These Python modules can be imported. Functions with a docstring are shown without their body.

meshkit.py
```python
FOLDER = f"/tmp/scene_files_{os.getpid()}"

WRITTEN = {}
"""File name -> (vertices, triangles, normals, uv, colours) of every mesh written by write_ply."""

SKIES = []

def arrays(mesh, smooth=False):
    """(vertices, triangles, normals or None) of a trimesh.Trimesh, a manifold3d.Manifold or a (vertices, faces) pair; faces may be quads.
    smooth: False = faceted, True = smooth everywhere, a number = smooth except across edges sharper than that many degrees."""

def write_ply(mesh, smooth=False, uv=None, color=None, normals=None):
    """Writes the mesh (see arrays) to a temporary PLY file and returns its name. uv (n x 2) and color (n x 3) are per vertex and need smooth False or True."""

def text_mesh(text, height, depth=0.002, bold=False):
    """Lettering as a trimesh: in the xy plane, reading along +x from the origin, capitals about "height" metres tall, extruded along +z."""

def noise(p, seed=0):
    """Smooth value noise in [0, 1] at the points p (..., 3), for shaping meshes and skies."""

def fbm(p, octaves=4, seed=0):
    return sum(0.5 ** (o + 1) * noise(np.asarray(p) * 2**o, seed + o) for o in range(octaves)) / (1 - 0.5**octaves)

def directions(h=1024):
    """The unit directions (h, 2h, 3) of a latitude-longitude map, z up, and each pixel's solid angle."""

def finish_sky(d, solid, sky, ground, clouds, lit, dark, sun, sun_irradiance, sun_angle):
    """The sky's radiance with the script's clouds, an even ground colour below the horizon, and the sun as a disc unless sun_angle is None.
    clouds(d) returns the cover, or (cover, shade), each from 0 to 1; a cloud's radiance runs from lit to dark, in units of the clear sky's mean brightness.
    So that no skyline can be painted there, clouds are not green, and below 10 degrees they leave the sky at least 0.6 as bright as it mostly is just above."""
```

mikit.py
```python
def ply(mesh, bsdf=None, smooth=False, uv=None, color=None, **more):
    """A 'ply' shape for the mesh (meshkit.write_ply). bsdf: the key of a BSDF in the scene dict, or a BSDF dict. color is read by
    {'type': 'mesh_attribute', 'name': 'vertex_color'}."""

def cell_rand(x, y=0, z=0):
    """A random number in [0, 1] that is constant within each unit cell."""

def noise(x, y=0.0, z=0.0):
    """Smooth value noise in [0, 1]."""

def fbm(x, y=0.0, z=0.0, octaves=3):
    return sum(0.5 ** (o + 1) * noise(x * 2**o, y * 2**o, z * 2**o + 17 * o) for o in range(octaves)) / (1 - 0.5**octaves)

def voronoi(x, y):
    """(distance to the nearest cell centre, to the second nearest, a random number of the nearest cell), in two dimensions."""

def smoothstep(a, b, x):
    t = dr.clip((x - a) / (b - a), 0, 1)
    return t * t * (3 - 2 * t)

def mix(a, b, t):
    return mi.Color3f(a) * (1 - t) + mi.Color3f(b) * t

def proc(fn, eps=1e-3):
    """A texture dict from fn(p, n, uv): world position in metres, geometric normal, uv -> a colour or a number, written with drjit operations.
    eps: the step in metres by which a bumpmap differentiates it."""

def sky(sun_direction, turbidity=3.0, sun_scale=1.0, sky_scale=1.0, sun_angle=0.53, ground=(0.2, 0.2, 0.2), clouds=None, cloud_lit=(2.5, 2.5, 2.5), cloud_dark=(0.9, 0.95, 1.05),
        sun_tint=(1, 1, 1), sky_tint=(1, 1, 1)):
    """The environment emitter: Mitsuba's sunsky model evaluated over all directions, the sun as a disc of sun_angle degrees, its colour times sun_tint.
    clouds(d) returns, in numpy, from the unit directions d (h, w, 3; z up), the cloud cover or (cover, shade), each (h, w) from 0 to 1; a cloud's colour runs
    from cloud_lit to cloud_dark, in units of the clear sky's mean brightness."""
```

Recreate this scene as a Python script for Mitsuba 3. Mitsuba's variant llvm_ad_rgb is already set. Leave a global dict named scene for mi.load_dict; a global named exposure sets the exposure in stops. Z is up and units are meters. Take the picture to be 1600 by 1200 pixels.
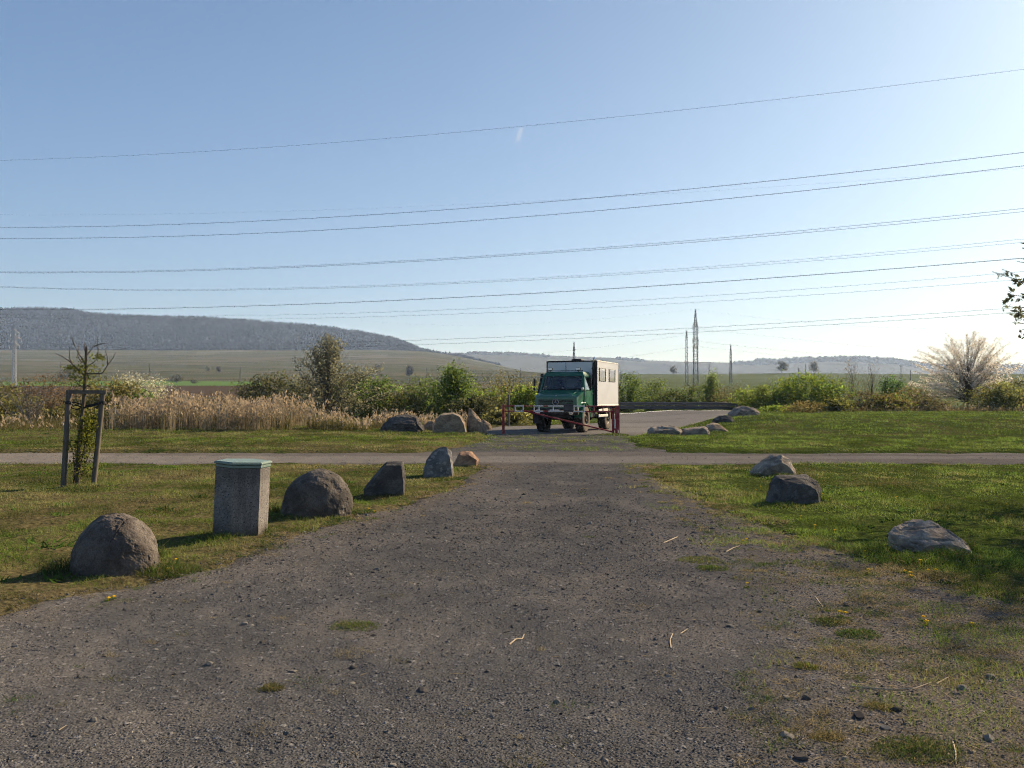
import math, random
import numpy as np
import trimesh, manifold3d, shapely
import shapely.geometry as sg
import drjit as dr
import mitsuba as mi
import mikit, meshkit
from mikit import proc, noise, fbm, voronoi, smoothstep, mix

# ------------------------------------------------------------------ camera, sky, exposure
T = mi.ScalarTransform4f
F = 1331.0                      # focal length in photo pixels (photo 1600 x 1200)
CAMZ, HOR = 1.65, 620.0         # eye height, row of the level horizon
scene, labels = {}, {}
pitch = math.atan((HOR - 600.0) / F)
scene['camera'] = {'type': 'perspective', 'fov': 2 * math.degrees(math.atan(800.0 / F)), 'fov_axis': 'x',
                   'near_clip': 0.1, 'far_clip': 20000.0,
                   'to_world': T().look_at(origin=[0, 0, CAMZ], target=[0, math.cos(pitch), CAMZ + math.sin(pitch)], up=[0, 0, 1]),
                   'medium': {'type': 'ref', 'id': 'haze_air'}}
AZ, EL = math.radians(48), math.radians(30)
SUN = np.array([math.sin(AZ) * math.cos(EL), math.cos(AZ) * math.cos(EL), math.sin(EL)])


def pix_dir(u, v):
    d = np.array([(u - 800) / F, 1.0, (HOR - v) / F])
    return d / np.linalg.norm(d)


C0, C1 = pix_dir(808.5, 217), pix_dir(814, 201)      # a short vapour trail


def contrail(d):
    ax = C1 - C0
    L = np.linalg.norm(ax)
    ax = ax / L
    t = (d - C0) @ ax
    dist = np.linalg.norm(d - C0 - np.clip(t, 0, L)[..., None] * ax, axis=-1)
    return np.clip(1 - dist / 0.0026, 0, 1) * 0.55


scene['sky'] = mikit.sky(SUN.tolist(), turbidity=3.3, sun_scale=2.2, sky_scale=1.12, clouds=contrail, ground=(0.12, 0.11, 0.08),
                         sun_tint=(0.97, 0.98, 1.0), sky_tint=(0.90, 1.0, 1.17))
exposure = 1.75

# haze: one closed box of thin air round everything
scene['haze_air'] = {'type': 'homogeneous', 'albedo': {'type': 'rgb', 'value': [0.93, 0.95, 0.97]}, 'sigma_t': {'type': 'rgb', 'value': [0.000075, 0.00010, 0.00015]},
                     'phase': {'type': 'hg', 'g': 0.2}}
scene['haze'] = {'type': 'cube', 'to_world': T().translate([0, 2300, 165]).scale([6500, 5200, 175]),
                 'bsdf': {'type': 'null'}, 'interior': {'type': 'ref', 'id': 'haze_air'}}
labels['haze'] = {'label': 'thin pale haze lying over the fields and hills', 'kind': 'stuff', 'category': 'haze'}

rng = np.random.default_rng(7)
K = 0.74                        # common darkness of earth and stone under this hard sun


# ------------------------------------------------------------------ helpers
def smooth01(a, b, x):
    t = np.clip((np.asarray(x, float) - a) / (b - a), 0, 1)
    return t * t * (3 - 2 * t)


def tag(key, label, cat=None, group=None, kind=None):
    labels[key] = {'label': label}
    if cat:
        labels[key]['category'] = cat
    if group:
        labels[key]['group'] = group
    if kind:
        labels[key]['kind'] = kind


def numbered(name):
    pre = lambda k: k == name_ or k.startswith(name_ + '__')
    i, name_ = 0, name
    while any(pre(k) for k in scene):
        i += 1
        name_ = '%s_%03d' % (name, i)
    return name_


COUNT = {}


def new(name, parent=None):
    """next free key of this name"""
    base = (parent + '__' if parent else '') + name
    n = COUNT.get(base, 0)
    COUNT[base] = n + 1
    return base if n == 0 else '%s_%03d' % (base, n)


def obj(name, mesh, mat, parent=None, smooth=False, color=None, **kw):
    key = new(name, parent)
    scene[key] = mikit.ply(mesh, mat, smooth=smooth, color=color, **kw)
    return key


def join(ms):
    vs, fs, o = [], [], 0
    for m in ms:
        v, f = (m.vertices, m.faces) if hasattr(m, 'vertices') else m
        vs.append(np.asarray(v, float)); fs.append(np.asarray(f, int) + o); o += len(v)
    return trimesh.Trimesh(np.vstack(vs), np.vstack(fs), process=False)


def cham(sx, sy, sz, b=0.02, at=(0, 0, 0)):
    """chamfered box"""
    b = min(b, sx / 2.2, sy / 2.2, sz / 2.2)
    p = []
    h = np.array([sx, sy, sz]) / 2
    for s in np.ndindex(2, 2, 2):
        s = np.array(s) * 2 - 1
        for k in range(3):
            q = h - b
            q = q.copy(); q[k] = h[k]
            p.append(s * q)
    m = trimesh.convex.convex_hull(np.array(p) + np.array(at))
    return m


def hull(pts):
    return trimesh.convex.convex_hull(np.asarray(pts, float))


def tube(points, radii, sides=5, cap=True):
    p = np.asarray(points, float)
    n = len(p)
    r = np.broadcast_to(np.asarray(radii, float), (n,))
    t = np.gradient(p, axis=0)
    t /= np.linalg.norm(t, axis=1, keepdims=True) + 1e-12
    ref = np.array([0, 0, 1.0]) if abs(t[:, 2]).mean() < 0.8 else np.array([1.0, 0, 0])
    a = np.cross(t, ref); a /= np.linalg.norm(a, axis=1, keepdims=True) + 1e-12
    b = np.cross(t, a)
    an = np.arange(sides) * 2 * np.pi / sides
    v = p[:, None] + r[:, None, None] * (np.cos(an)[None, :, None] * a[:, None] + np.sin(an)[None, :, None] * b[:, None])
    i, j = np.meshgrid(np.arange(n - 1), np.arange(sides), indexing='ij')
    q = np.stack([i * sides + j, i * sides + (j + 1) % sides, (i + 1) * sides + (j + 1) % sides, (i + 1) * sides + j], -1).reshape(-1, 4)
    f = np.vstack([q[:, [0, 2, 1]], q[:, [0, 3, 2]]])
    v = v.reshape(-1, 3)
    if cap:
        k = len(v)
        v = np.vstack([v, p[:1], p[-1:]])
        j = np.arange(sides); j2 = (j + 1) % sides
        f = np.vstack([f, np.stack([j * 0 + k, j, j2], 1), np.stack([j * 0 + k + 1, (n - 1) * sides + j2, (n - 1) * sides + j], 1)])
    return trimesh.Trimesh(v, f, process=False)


def bar(a, b, w, h=None):
    """square bar from a to b"""
    a, b = np.asarray(a, float), np.asarray(b, float)
    t = (b - a) / np.linalg.norm(b - a)
    ref = np.array([0, 0, 1.0]) if abs(t[2]) < 0.9 else np.array([0, 1.0, 0])
    s = np.cross(t, ref); s /= np.linalg.norm(s)
    u = np.cross(s, t)
    h = h or w
    p = [e + i * s * w / 2 + j * u * h / 2 for e in (a, b) for i in (-1, 1) for j in (-1, 1)]
    return hull(p)


def lathe(profile, sections=24):
    return trimesh.creation.revolve(np.asarray(profile, float), sections=sections)


def moved(m, t=(0, 0, 0), rz=0.0, rx=0.0, ry=0.0, s=1.0):
    m = m.copy()
    M = trimesh.transformations.euler_matrix(rx, ry, rz, 'sxyz')
    M[:3, :3] *= s
    M[:3, 3] = t
    m.apply_transform(M)
    return m


def px(u, D):
    return (u - 800.0) / F * D


def gp(u, v):
    """the point of the level ground that stands behind a photo pixel"""
    D = CAMZ * F / (v - HOR)
    return px(u, D), D


# ------------------------------------------------------------------ layout curves (numpy and drjit alike)
XL = [(-8, -7.0), (1, -6.2), (5.5, -4.75), (7, -4.15), (8.3, -3.2), (10.2, -2.85), (12.2, -2.15), (14.2, -1.6), (17, -1.15), (20, -0.85), (22, -1.6), (24, -2.6)]
XR = [(-8, 7.0), (3, 6.0), (5, 4.9), (7, 4.2), (8.5, 3.8), (10.5, 3.5), (13, 3.35), (17, 3.25), (20, 3.3), (22, 4.2), (24, 5.5)]
PR = [(0, 0.9), (3.8, 1.25), (5.2, 1.75), (6.5, 2.15), (8, 2.3), (10, 2.45), (13, 2.65), (20, 2.9), (24, 3.0)]
AL = [(24, -3.4), (26, -2.6), (29, -1.9), (33, -1.3), (37.5, -0.8)]
AR = [(24, 5.2), (26, 4.9), (30, 4.5), (34, 4.9), (37.5, 5.4)]
LL = [(36, -1.3), (44, -1.6), (47.5, -1.0), (50.5, 3.0), (55, 5.6), (62, 7.0), (82, 8.0)]
LR = [(36, 5.2), (42, 7.6), (50, 11.0), (60, 15.5), (73, 20.5), (82, 23.0)]


def pl(y, pts, clip=np.clip):
    v = pts[0][1]
    for (y0, a), (y1, b) in zip(pts[:-1], pts[1:]):
        v = v + (b - a) / (y1 - y0) * (clip(y, y0, y1) - y0)
    return v


def inside(x, y):
    """distance inside the gravelled or paved ground (negative on the grass)"""
    x, y = np.asarray(x, float), np.asarray(y, float)
    p = np.stack([x, y, 0 * x], -1)
    w = (meshkit.fbm(p * 0.9, 3, 5) - 0.5) * 0.9
    w2 = (meshkit.fbm(p * 0.5 + 40, 3, 6) - 0.5) * 0.7
    d = np.minimum(np.minimum(x - pl(y, XL), pl(y, XR) - x), np.minimum(y + 7.5, 23.5 - y)) + w * 0.6
    rd = np.minimum(y - 20.9, 25.4 - y) + w2 * 0.5
    a = np.minimum(np.minimum(x - pl(y, AL), pl(y, AR) - x), np.minimum(y - 24.2, 37.2 - y)) + w
    l = np.minimum(np.minimum(x - pl(y, LL), pl(y, LR) - x), np.minimum(y - 36.2, 79.0 - y)) + w2 * 0.5
    return np.maximum.reduce([d, rd, a, l])


ZL = np.array([(-50, 0), (55, 0), (75, -0.3), (100, -1.6), (200, -2.0), (330, 2.0), (420, 6.0), (600, 11.5), (800, 21), (1100, 40), (1500, 70), (2000, 112), (2400, 122), (9000, 122)], float)
ZR = np.array([(-50, 0), (60, 0), (85, 0.0), (110, -1.6), (200, -2.0), (330, 2.0), (420, 5.6), (600, 11.5), (800, 20.5), (950, 27.5), (1060, 29), (2600, 36), (9000, 40)], float)


def zsmooth(x, y):
    x, y = np.asarray(x, float), np.asarray(y, float)
    u = 800 + F * x / np.maximum(y, 1.0)
    t = smooth01(620, 960, u)
    z = np.interp(y, ZL[:, 0], ZL[:, 1]) * (1 - t) + np.interp(y, ZR[:, 0], ZR[:, 1]) * t
    # grass bank right of the lot
    z = z + 0.45 * smooth01(8, 16, x) * smooth01(30, 48, y) * smooth01(110, 70, y)
    # low bank behind the left lawn strip
    z = z + 0.10 * smooth01(-3, -8, x) * smooth01(27, 34, y) * smooth01(90, 60, y)
    return z


def zg(x, y):
    """ground height as seen: smooth lie of the land + small relief"""
    x, y = np.asarray(x, float), np.asarray(y, float)
    p = np.stack([x, y, 0 * x], -1)
    hard = smooth01(-0.2, 0.8, inside(x, y))
    amp = smooth01(400, 60, y)
    rel = (meshkit.fbm(p * 0.7, 4, 3) - 0.5) * 0.11 * (1 - 0.65 * hard) + (meshkit.fbm(p * 4.0, 4, 4) - 0.5) * (0.042 - 0.010 * hard)
    hard2 = inside(x, y)
    rel = rel + 0.07 * smooth01(0.10, -0.25, hard2) * smooth01(22.5, 24.0, y) * smooth01(60, 38, y)
    far = (meshkit.fbm(p * 0.011, 3, 9) - 0.5) * np.clip(y - 250, 0, 800) * 0.004
    return zsmooth(x, y) + rel * amp + far


def grid_mesh(X, Y, Z):
    n, m = X.shape
    v = np.stack([X, Y, Z], -1).reshape(-1, 3)
    i, j = np.meshgrid(np.arange(n - 1), np.arange(m - 1), indexing='ij')
    a = i * m + j
    f = np.concatenate([np.stack([a, a + 1, a + m + 1], -1).reshape(-1, 3), np.stack([a, a + m + 1, a + m], -1).reshape(-1, 3)])
    mesh = trimesh.Trimesh(v, f, process=False)
    if len(f) and mesh.face_normals[:, 2].mean() < 0:
        f = f[:, ::-1]
        mesh = trimesh.Trimesh(v, f, process=False)
    return mesh


# ------------------------------------------------------------------ materials
def rgb(*c):
    return {'type': 'rgb', 'value': list(c)}


def mat(name, color, rough=0.7, metallic=0.0, spec=0.35, **kw):
    scene[name] = {'type': 'twosided', 'bsdf': {'type': 'principled', 'base_color': rgb(*color) if isinstance(color, tuple) else color,
                                                'roughness': rough, 'metallic': metallic, 'specular': spec, **kw}}
    return name


def bumped(name, color, height, rough=0.9, spec=0.2, eps=2e-3):
    scene[name] = {'type': 'twosided', 'bsdf': {'type': 'bumpmap', 'arbitrary': proc(height, eps), 'scale': 1.0,
                   'bsdf': {'type': 'principled', 'base_color': proc(color), 'roughness': rough, 'specular': spec} if spec else {'type': 'diffuse', 'reflectance': proc(color)}}}
    return name


def grass_floor(p, n, uv):
    n1 = fbm(p.x * 0.32, p.y * 0.32, 0.0, 3)
    n2 = fbm(p.x * 2.6, p.y * 2.6, 3.0, 3)
    n3 = noise(p.x * 31, p.y * 31)
    right = smoothstep(0.0, 6.0, p.x)
    dry = smoothstep(0.35, 0.7, n1 * 0.5 + n2 * 0.5 + 0.10 - 0.24 * right)
    c = mix(mi.Color3f(0.052, 0.074, 0.020), mi.Color3f(0.118, 0.102, 0.052), dry) * (0.55 + 0.9 * n3)
    # fields farther off
    f1 = fbm(p.x * 0.004, p.y * 0.022, 1.0, 3)
    f2 = fbm(p.x * 0.03, p.y * 0.05, 2.0, 2)
    field = mix(mi.Color3f(0.105, 0.118, 0.050), mi.Color3f(0.155, 0.135, 0.074), smoothstep(0.42, 0.62, f1 * 0.75 + f2 * 0.25))
    field = field * (0.62 + 0.34 * f2)
    scrub = smoothstep(0.55, 0.64, fbm(p.x * 0.014, p.y * 0.030, 7.0, 3))
    field = mix(field, mi.Color3f(0.050, 0.058, 0.030), scrub * 0.6)
    lane = smoothstep(0.035, 0.015, dr.abs(noise(p.x * 0.0022, p.y * 0.0085, 5.0) - 0.5)) * smoothstep(250, 320, p.y)
    field = mix(field, mi.Color3f(0.17, 0.155, 0.105), lane * 0.6)
    u = p.x / dr.maximum(p.y, 1.0)
    crop = smoothstep(480, 490, p.y) * smoothstep(640, 630, p.y) * smoothstep(-0.60, -0.595, u) * smoothstep(-0.29, -0.30, u)
    field = mix(field, mi.Color3f(0.11, 0.20, 0.045), crop)
    earth = smoothstep(300, 330, p.y) * smoothstep(484, 478, p.y) * smoothstep(-0.25, -0.3, u)
    field = mix(field, mi.Color3f(0.085, 0.062, 0.040), earth)
    green = smoothstep(0.05, 0.14, u) * smoothstep(1020, 960, p.y)
    field = mix(field, mi.Color3f(0.105, 0.135, 0.048) * (0.8 + 0.4 * f2), green * 0.85)
    return mix(c, field, smoothstep(80, 120, p.y)) * K


def grass_floor_h(p, n, uv):
    return 0.03 * fbm(p.x * 14, p.y * 14, 0.0, 2) * smoothstep(120, 60, p.y)


def pebbles(p):
    a, b, r = voronoi(p.x * 55, p.y * 55)
    a2, b2, r2 = voronoi(p.x * 21 + 5, p.y * 21)
    return a, b, r, a2, b2, r2


def grit(p, n, uv):
    a, b, r, a2, b2, r2 = pebbles(p)
    low = fbm(p.x * 0.45, p.y * 0.45, 4.0, 4)
    mid = fbm(p.x * 2.2, p.y * 1.6, 9.0, 3)
    base = mix(mi.Color3f(0.113, 0.114, 0.118), mi.Color3f(0.148, 0.141, 0.136), smoothstep(0.38, 0.66, low * 0.6 + mid * 0.4))
    xl, xr = pl(p.y, XL, dr.clip), pl(p.y, XR, dr.clip)
    edge = dr.minimum(p.x - xl, pl(p.y, PR, dr.clip) + 0.9 - p.x) * smoothstep(26.5, 21.0, p.y) + 3.0 * smoothstep(21.0, 26.5, p.y)
    soil = smoothstep(1.25, 0.05, edge + (low - 0.5) * 1.6 + (mid - 0.5) * 1.2)
    base = mix(base, mi.Color3f(0.180, 0.160, 0.138), soil * 0.85)
    g = 0.50 + 0.55 * r + 0.30 * noise(p.x * 130, p.y * 130)
    big = smoothstep(0.82, 0.93, r2) * smoothstep(0.42, 0.30, a2)
    c = base * g * (0.82 + 0.36 * mid)
    c = mix(c, base * 2.1, big * smoothstep(0.90, 0.94, r2) * 0.7)
    c = mix(c, base * 0.42, big * smoothstep(0.90, 0.86, r2) * 0.8)
    # the cross road is paler and worn smooth
    rd = smoothstep(20.4, 21.4, p.y) * smoothstep(26.0, 25.0, p.y)
    tracks = smoothstep(0.45, 0.60, noise(p.x * 0.05, p.y * 1.25, 3.0))
    return mix(c, mix(mi.Color3f(0.175, 0.162, 0.152), mi.Color3f(0.235, 0.220, 0.206), tracks) * (0.7 + 0.35 * r + 0.25 * mid), rd * 0.85) * K * 1.08


def grit_h(p, n, uv):
    a, b, r, a2, b2, r2 = pebbles(p)
    h = 0.011 * dr.maximum(0, 0.55 - a) * (0.3 + r) + 0.018 * dr.maximum(0, 0.5 - a2) * smoothstep(0.5, 1.0, r2)
    return h + 0.035 * fbm(p.x * 3.2, p.y * 3.2, 6.0, 3)


def lot(p, n, uv):
    low = fbm(p.x * 0.25, p.y * 0.12, 4.0, 3)
    fine = noise(p.x * 40, p.y * 40)
    c = mix(mi.Color3f(0.135, 0.128, 0.122), mi.Color3f(0.185, 0.175, 0.166), low) * (0.75 + 0.5 * fine)
    patch = smoothstep(0.58, 0.62, fbm(p.x * 0.16, p.y * 0.5, 11.0, 3))
    c = mix(c, c * 0.75, patch)
    gr = smoothstep(41.5, 37.0, p.y + (low - 0.5) * 4)
    return mix(c, mi.Color3f(0.115, 0.104, 0.094) * (0.6 + 0.8 * fine), gr) * K


bumped('material_ground', grass_floor, grass_floor_h, spec=0, eps=5e-3)
bumped('material_gravel', grit, grit_h, spec=0)
bumped('material_asphalt', lot, lambda p, n, uv: 0.004 * noise(p.x * 60, p.y * 60), rough=0.85, spec=0.12)


def leaf_mat(name, trans=0.9, rough=0.55):
    scene[name] = {'type': 'principledthin', 'base_color': {'type': 'mesh_attribute', 'name': 'vertex_color'}, 'roughness': rough,
                   'diff_trans': trans, 'spec_trans': 0.0, 'eta': 1.2}
    return name


leaf_mat('material_leaf', 1.25)
leaf_mat('material_blade', 0.9, 0.5)
leaf_mat('material_straw', 0.7, 0.6)
scene['material_painted'] = {'type': 'twosided', 'bsdf': {'type': 'diffuse', 'reflectance': {'type': 'mesh_attribute', 'name': 'vertex_color'}}}
bumped('material_bark', lambda p, n, uv: mix(mi.Color3f(0.060, 0.046, 0.034), mi.Color3f(0.13, 0.105, 0.08), fbm(p.x * 30, p.y * 30, p.z * 6, 3)),
       lambda p, n, uv: 0.006 * fbm(p.x * 60, p.y * 60, p.z * 12, 2))
mat('material_pale_bark', proc(lambda p, n, uv: mix(mi.Color3f(0.16, 0.135, 0.11), mi.Color3f(0.30, 0.27, 0.23), noise(p.x * 4, p.y * 4, p.z * 4))), 0.9)

# ------------------------------------------------------------------ the ground: one polar sheet, with gravel and asphalt sheets let into it
ang = np.concatenate([np.linspace(-180, -42, 24)[:-1], np.linspace(-42, 42, 330), np.linspace(42, 180, 24)[1:]]) * np.pi / 180
rad = np.concatenate([[0.02, 0.8, 1.6], np.exp(np.linspace(math.log(2.4), math.log(95), 390)), np.exp(np.linspace(math.log(98), math.log(9000), 110))])
A, R = np.meshgrid(ang, rad)
GX, GY = R * np.sin(A), R * np.cos(A)
IN = inside(GX, GY)
GZ = zg(GX, GY)
ground = grid_mesh(GX, GY, GZ - 0.09 * smooth01(0.0, 0.45, IN))
obj('ground', ground, 'material_ground', smooth=True)
tag('ground', 'grassy ground running out into olive fields under the hills', 'ground', kind='structure')

sheet_z = (GZ - 0.06 * (1 - smooth01(0.0, 0.45, IN)) + 0.004).reshape(-1)
sv = np.stack([GX.reshape(-1), GY.reshape(-1), sheet_z], -1)
gf = ground.faces
touch = (IN.reshape(-1)[gf] > -0.05).any(1)
gf = gf[touch]
cy, cx = GY.reshape(-1)[gf].mean(1), GX.reshape(-1)[gf].mean(1)
is_lot = cy > 37.2
is_road = (cy > 20.9) & (cy < 25.4)


def sub(faces):
    u, inv = np.unique(faces, return_inverse=True)
    return trimesh.Trimesh(sv[u], inv.reshape(-1, 3), process=False)


obj('gravel_drive', sub(gf[~is_lot & ~is_road]), 'material_gravel', smooth=True)
tag('gravel_drive', 'dark grey gravel drive with brown earthy edges leading to the red barrier', 'gravel drive', kind='structure')
obj('gravel_road', sub(gf[is_road]), 'material_gravel', smooth=True)
tag('gravel_road', 'pale gravel road crossing from left to right before the barrier', 'road', kind='structure')
obj('asphalt_lot', sub(gf[is_lot]), 'material_asphalt', smooth=True)
tag('asphalt_lot', 'grey asphalt lot behind the barrier where the truck stands', 'asphalt', kind='structure')


def wedge(n, d0, d1, power, half=33.5):
    """points of the view wedge whose density falls as distance ** -power"""
    u = rng.random(n)
    k = 2 - power
    D = (d0 ** k + u * (d1 ** k - d0 ** k)) ** (1 / k)
    a = (rng.random(n) * 2 - 1) * math.radians(half)
    return D * np.sin(a), D * np.cos(a)


# small stones pressed into the gravel
OCT_V = np.array([[1, 0, 0], [-1, 0, 0], [0, 1, 0], [0, -1, 0], [0, 0, 1], [0, 0, -1]], float)
OCT_F = np.array([[0, 2, 4], [2, 1, 4], [1, 3, 4], [3, 0, 4], [2, 0, 5], [1, 2, 5], [3, 1, 5], [0, 3, 5]])


def stones(x, y, z, size, col):
    n = len(x)
    v = OCT_V[None] + (rng.random((n, 6, 3)) - 0.5) * 1.1
    v *= (size[:, None] * np.stack([0.7 + 0.6 * rng.random(n), 0.6 + 0.5 * rng.random(n), 0.35 + 0.35 * rng.random(n)], 1))[:, None, :]
    a = rng.random(n) * 6.283
    c, s = np.cos(a)[:, None], np.sin(a)[:, None]
    vx, vy = v[..., 0] * c - v[..., 1] * s, v[..., 0] * s + v[..., 1] * c
    v = np.stack([vx + x[:, None], vy + y[:, None], v[..., 2] + z[:, None]], -1)
    f = OCT_F[None] + (np.arange(n) * 6)[:, None, None]
    return trimesh.Trimesh(v.reshape(-1, 3), f.reshape(-1, 3), process=False), np.repeat(col, 6, axis=0)


def stone_colors(n):
    b = 0.125 * np.exp(rng.normal(0, 0.38, n))
    w = rng.random(n)
    c = np.stack([b * (1.0 + 0.06 * w), b, b * (1.0 - 0.06 * w)], 1)
    pale = rng.random(n) < 0.045
    c[pale] = (np.array([0.26, 0.245, 0.22]) * (0.6 + 0.8 * rng.random((pale.sum(), 1))))
    return c * K


gxs, gys, gss = [], [], []
for n, d0, d1, s0, s1, pw in ((80000, 3.3, 13, 0.0030, 0.0085, 2.5), (42000, 6, 40, 0.005, 0.011, 1.5), (3200, 3.4, 24, 0.008, 0.018, 1.7)):
    x, y = wedge(n, d0, d1, pw)
    ok = inside(x, y) > rng.random(n) * 0.5 - 0.1
    ok &= ~((y > 20.9) & (y < 25.4) & (rng.random(n) < 0.75)) & (y < 36.5)
    x, y = x[ok], y[ok]
    gxs.append(x); gys.append(y)
    gss.append((s0 + (s1 - s0) * rng.random(len(x)) ** 2.2) * np.clip(y / 6.0, 1, 1.8))
gx, gy, gs = map(np.concatenate, (gxs, gys, gss))
m, c = stones(gx, gy, zg(gx, gy) + 0.004 + gs * 0.12, gs, stone_colors(len(gx)))
obj('gravel', m, 'material_painted', color=c)
tag('gravel', 'loose dark grit and small stones scattered over the drive', 'gravel', kind='stuff')


# grass
def blades(x, y, z, h, w, col, lean=0.5, bend=False):
    n = len(x)
    a = rng.random(n) * 6.283
    b = rng.random(n) * 6.283
    l = h * lean * rng.random(n)
    dx, dy = np.cos(a) * w / 2, np.sin(a) * w / 2
    tx, ty = x + np.cos(b) * l, y + np.sin(b) * l
    top = z + h * np.sqrt(np.clip(1 - (lean * 0.6) ** 2, 0.1, 1))
    if not bend:
        v = np.stack([np.stack([x - dx, y - dy, z], -1), np.stack([x + dx, y + dy, z], -1), np.stack([tx, ty, top], -1)], 1)
        f = np.arange(n * 3).reshape(n, 3)
        k = 3
    else:
        mx, my, mz = x + np.cos(b) * l * 0.3, y + np.sin(b) * l * 0.3, z + (top - z) * 0.62
        v = np.stack([np.stack([x - dx, y - dy, z], -1), np.stack([x + dx, y + dy, z], -1),
                      np.stack([mx - dx * .8, my - dy * .8, mz], -1), np.stack([mx + dx * .8, my + dy * .8, mz], -1), np.stack([tx, ty, top], -1)], 1)
        o = (np.arange(n) * 5)[:, None, None]
        f = (np.array([[0, 1, 3], [0, 3, 2], [2, 3, 4]])[None] + o).reshape(-1, 3)
        k = 5
    return trimesh.Trimesh(v.reshape(-1, 3), f, process=False), np.repeat(col, k, axis=0)


def grass_color(x, y, n):
    p = np.stack([x, y, 0 * x], -1)
    n1 = meshkit.fbm(p * 0.35, 3, 31)
    n2 = meshkit.fbm(p * 2.1, 3, 32)
    right = smooth01(0.0, 6.0, x)
    t = np.clip((n1 * 0.5 + n2 * 0.5 - 0.36 - 0.12 * right - 0.10 * smooth01(25, 30, y)) / 0.30 + rng.normal(0, 0.28, n), 0, 1)[:, None]
    lush = np.array([0.098, 0.150, 0.026]) * (1 - right[:, None]) + np.array([0.112, 0.165, 0.034]) * right[:, None]
    c = lush * (1 - t) + np.array([0.205, 0.180, 0.085]) * t
    shade = 0.62 + 0.80 * smooth01(0.30, 0.62, meshkit.fbm(p * 0.9, 3, 35))[:, None]
    return c * 1.02 * shade * (0.6 + 0.8 * rng.random((n, 1)))


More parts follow.
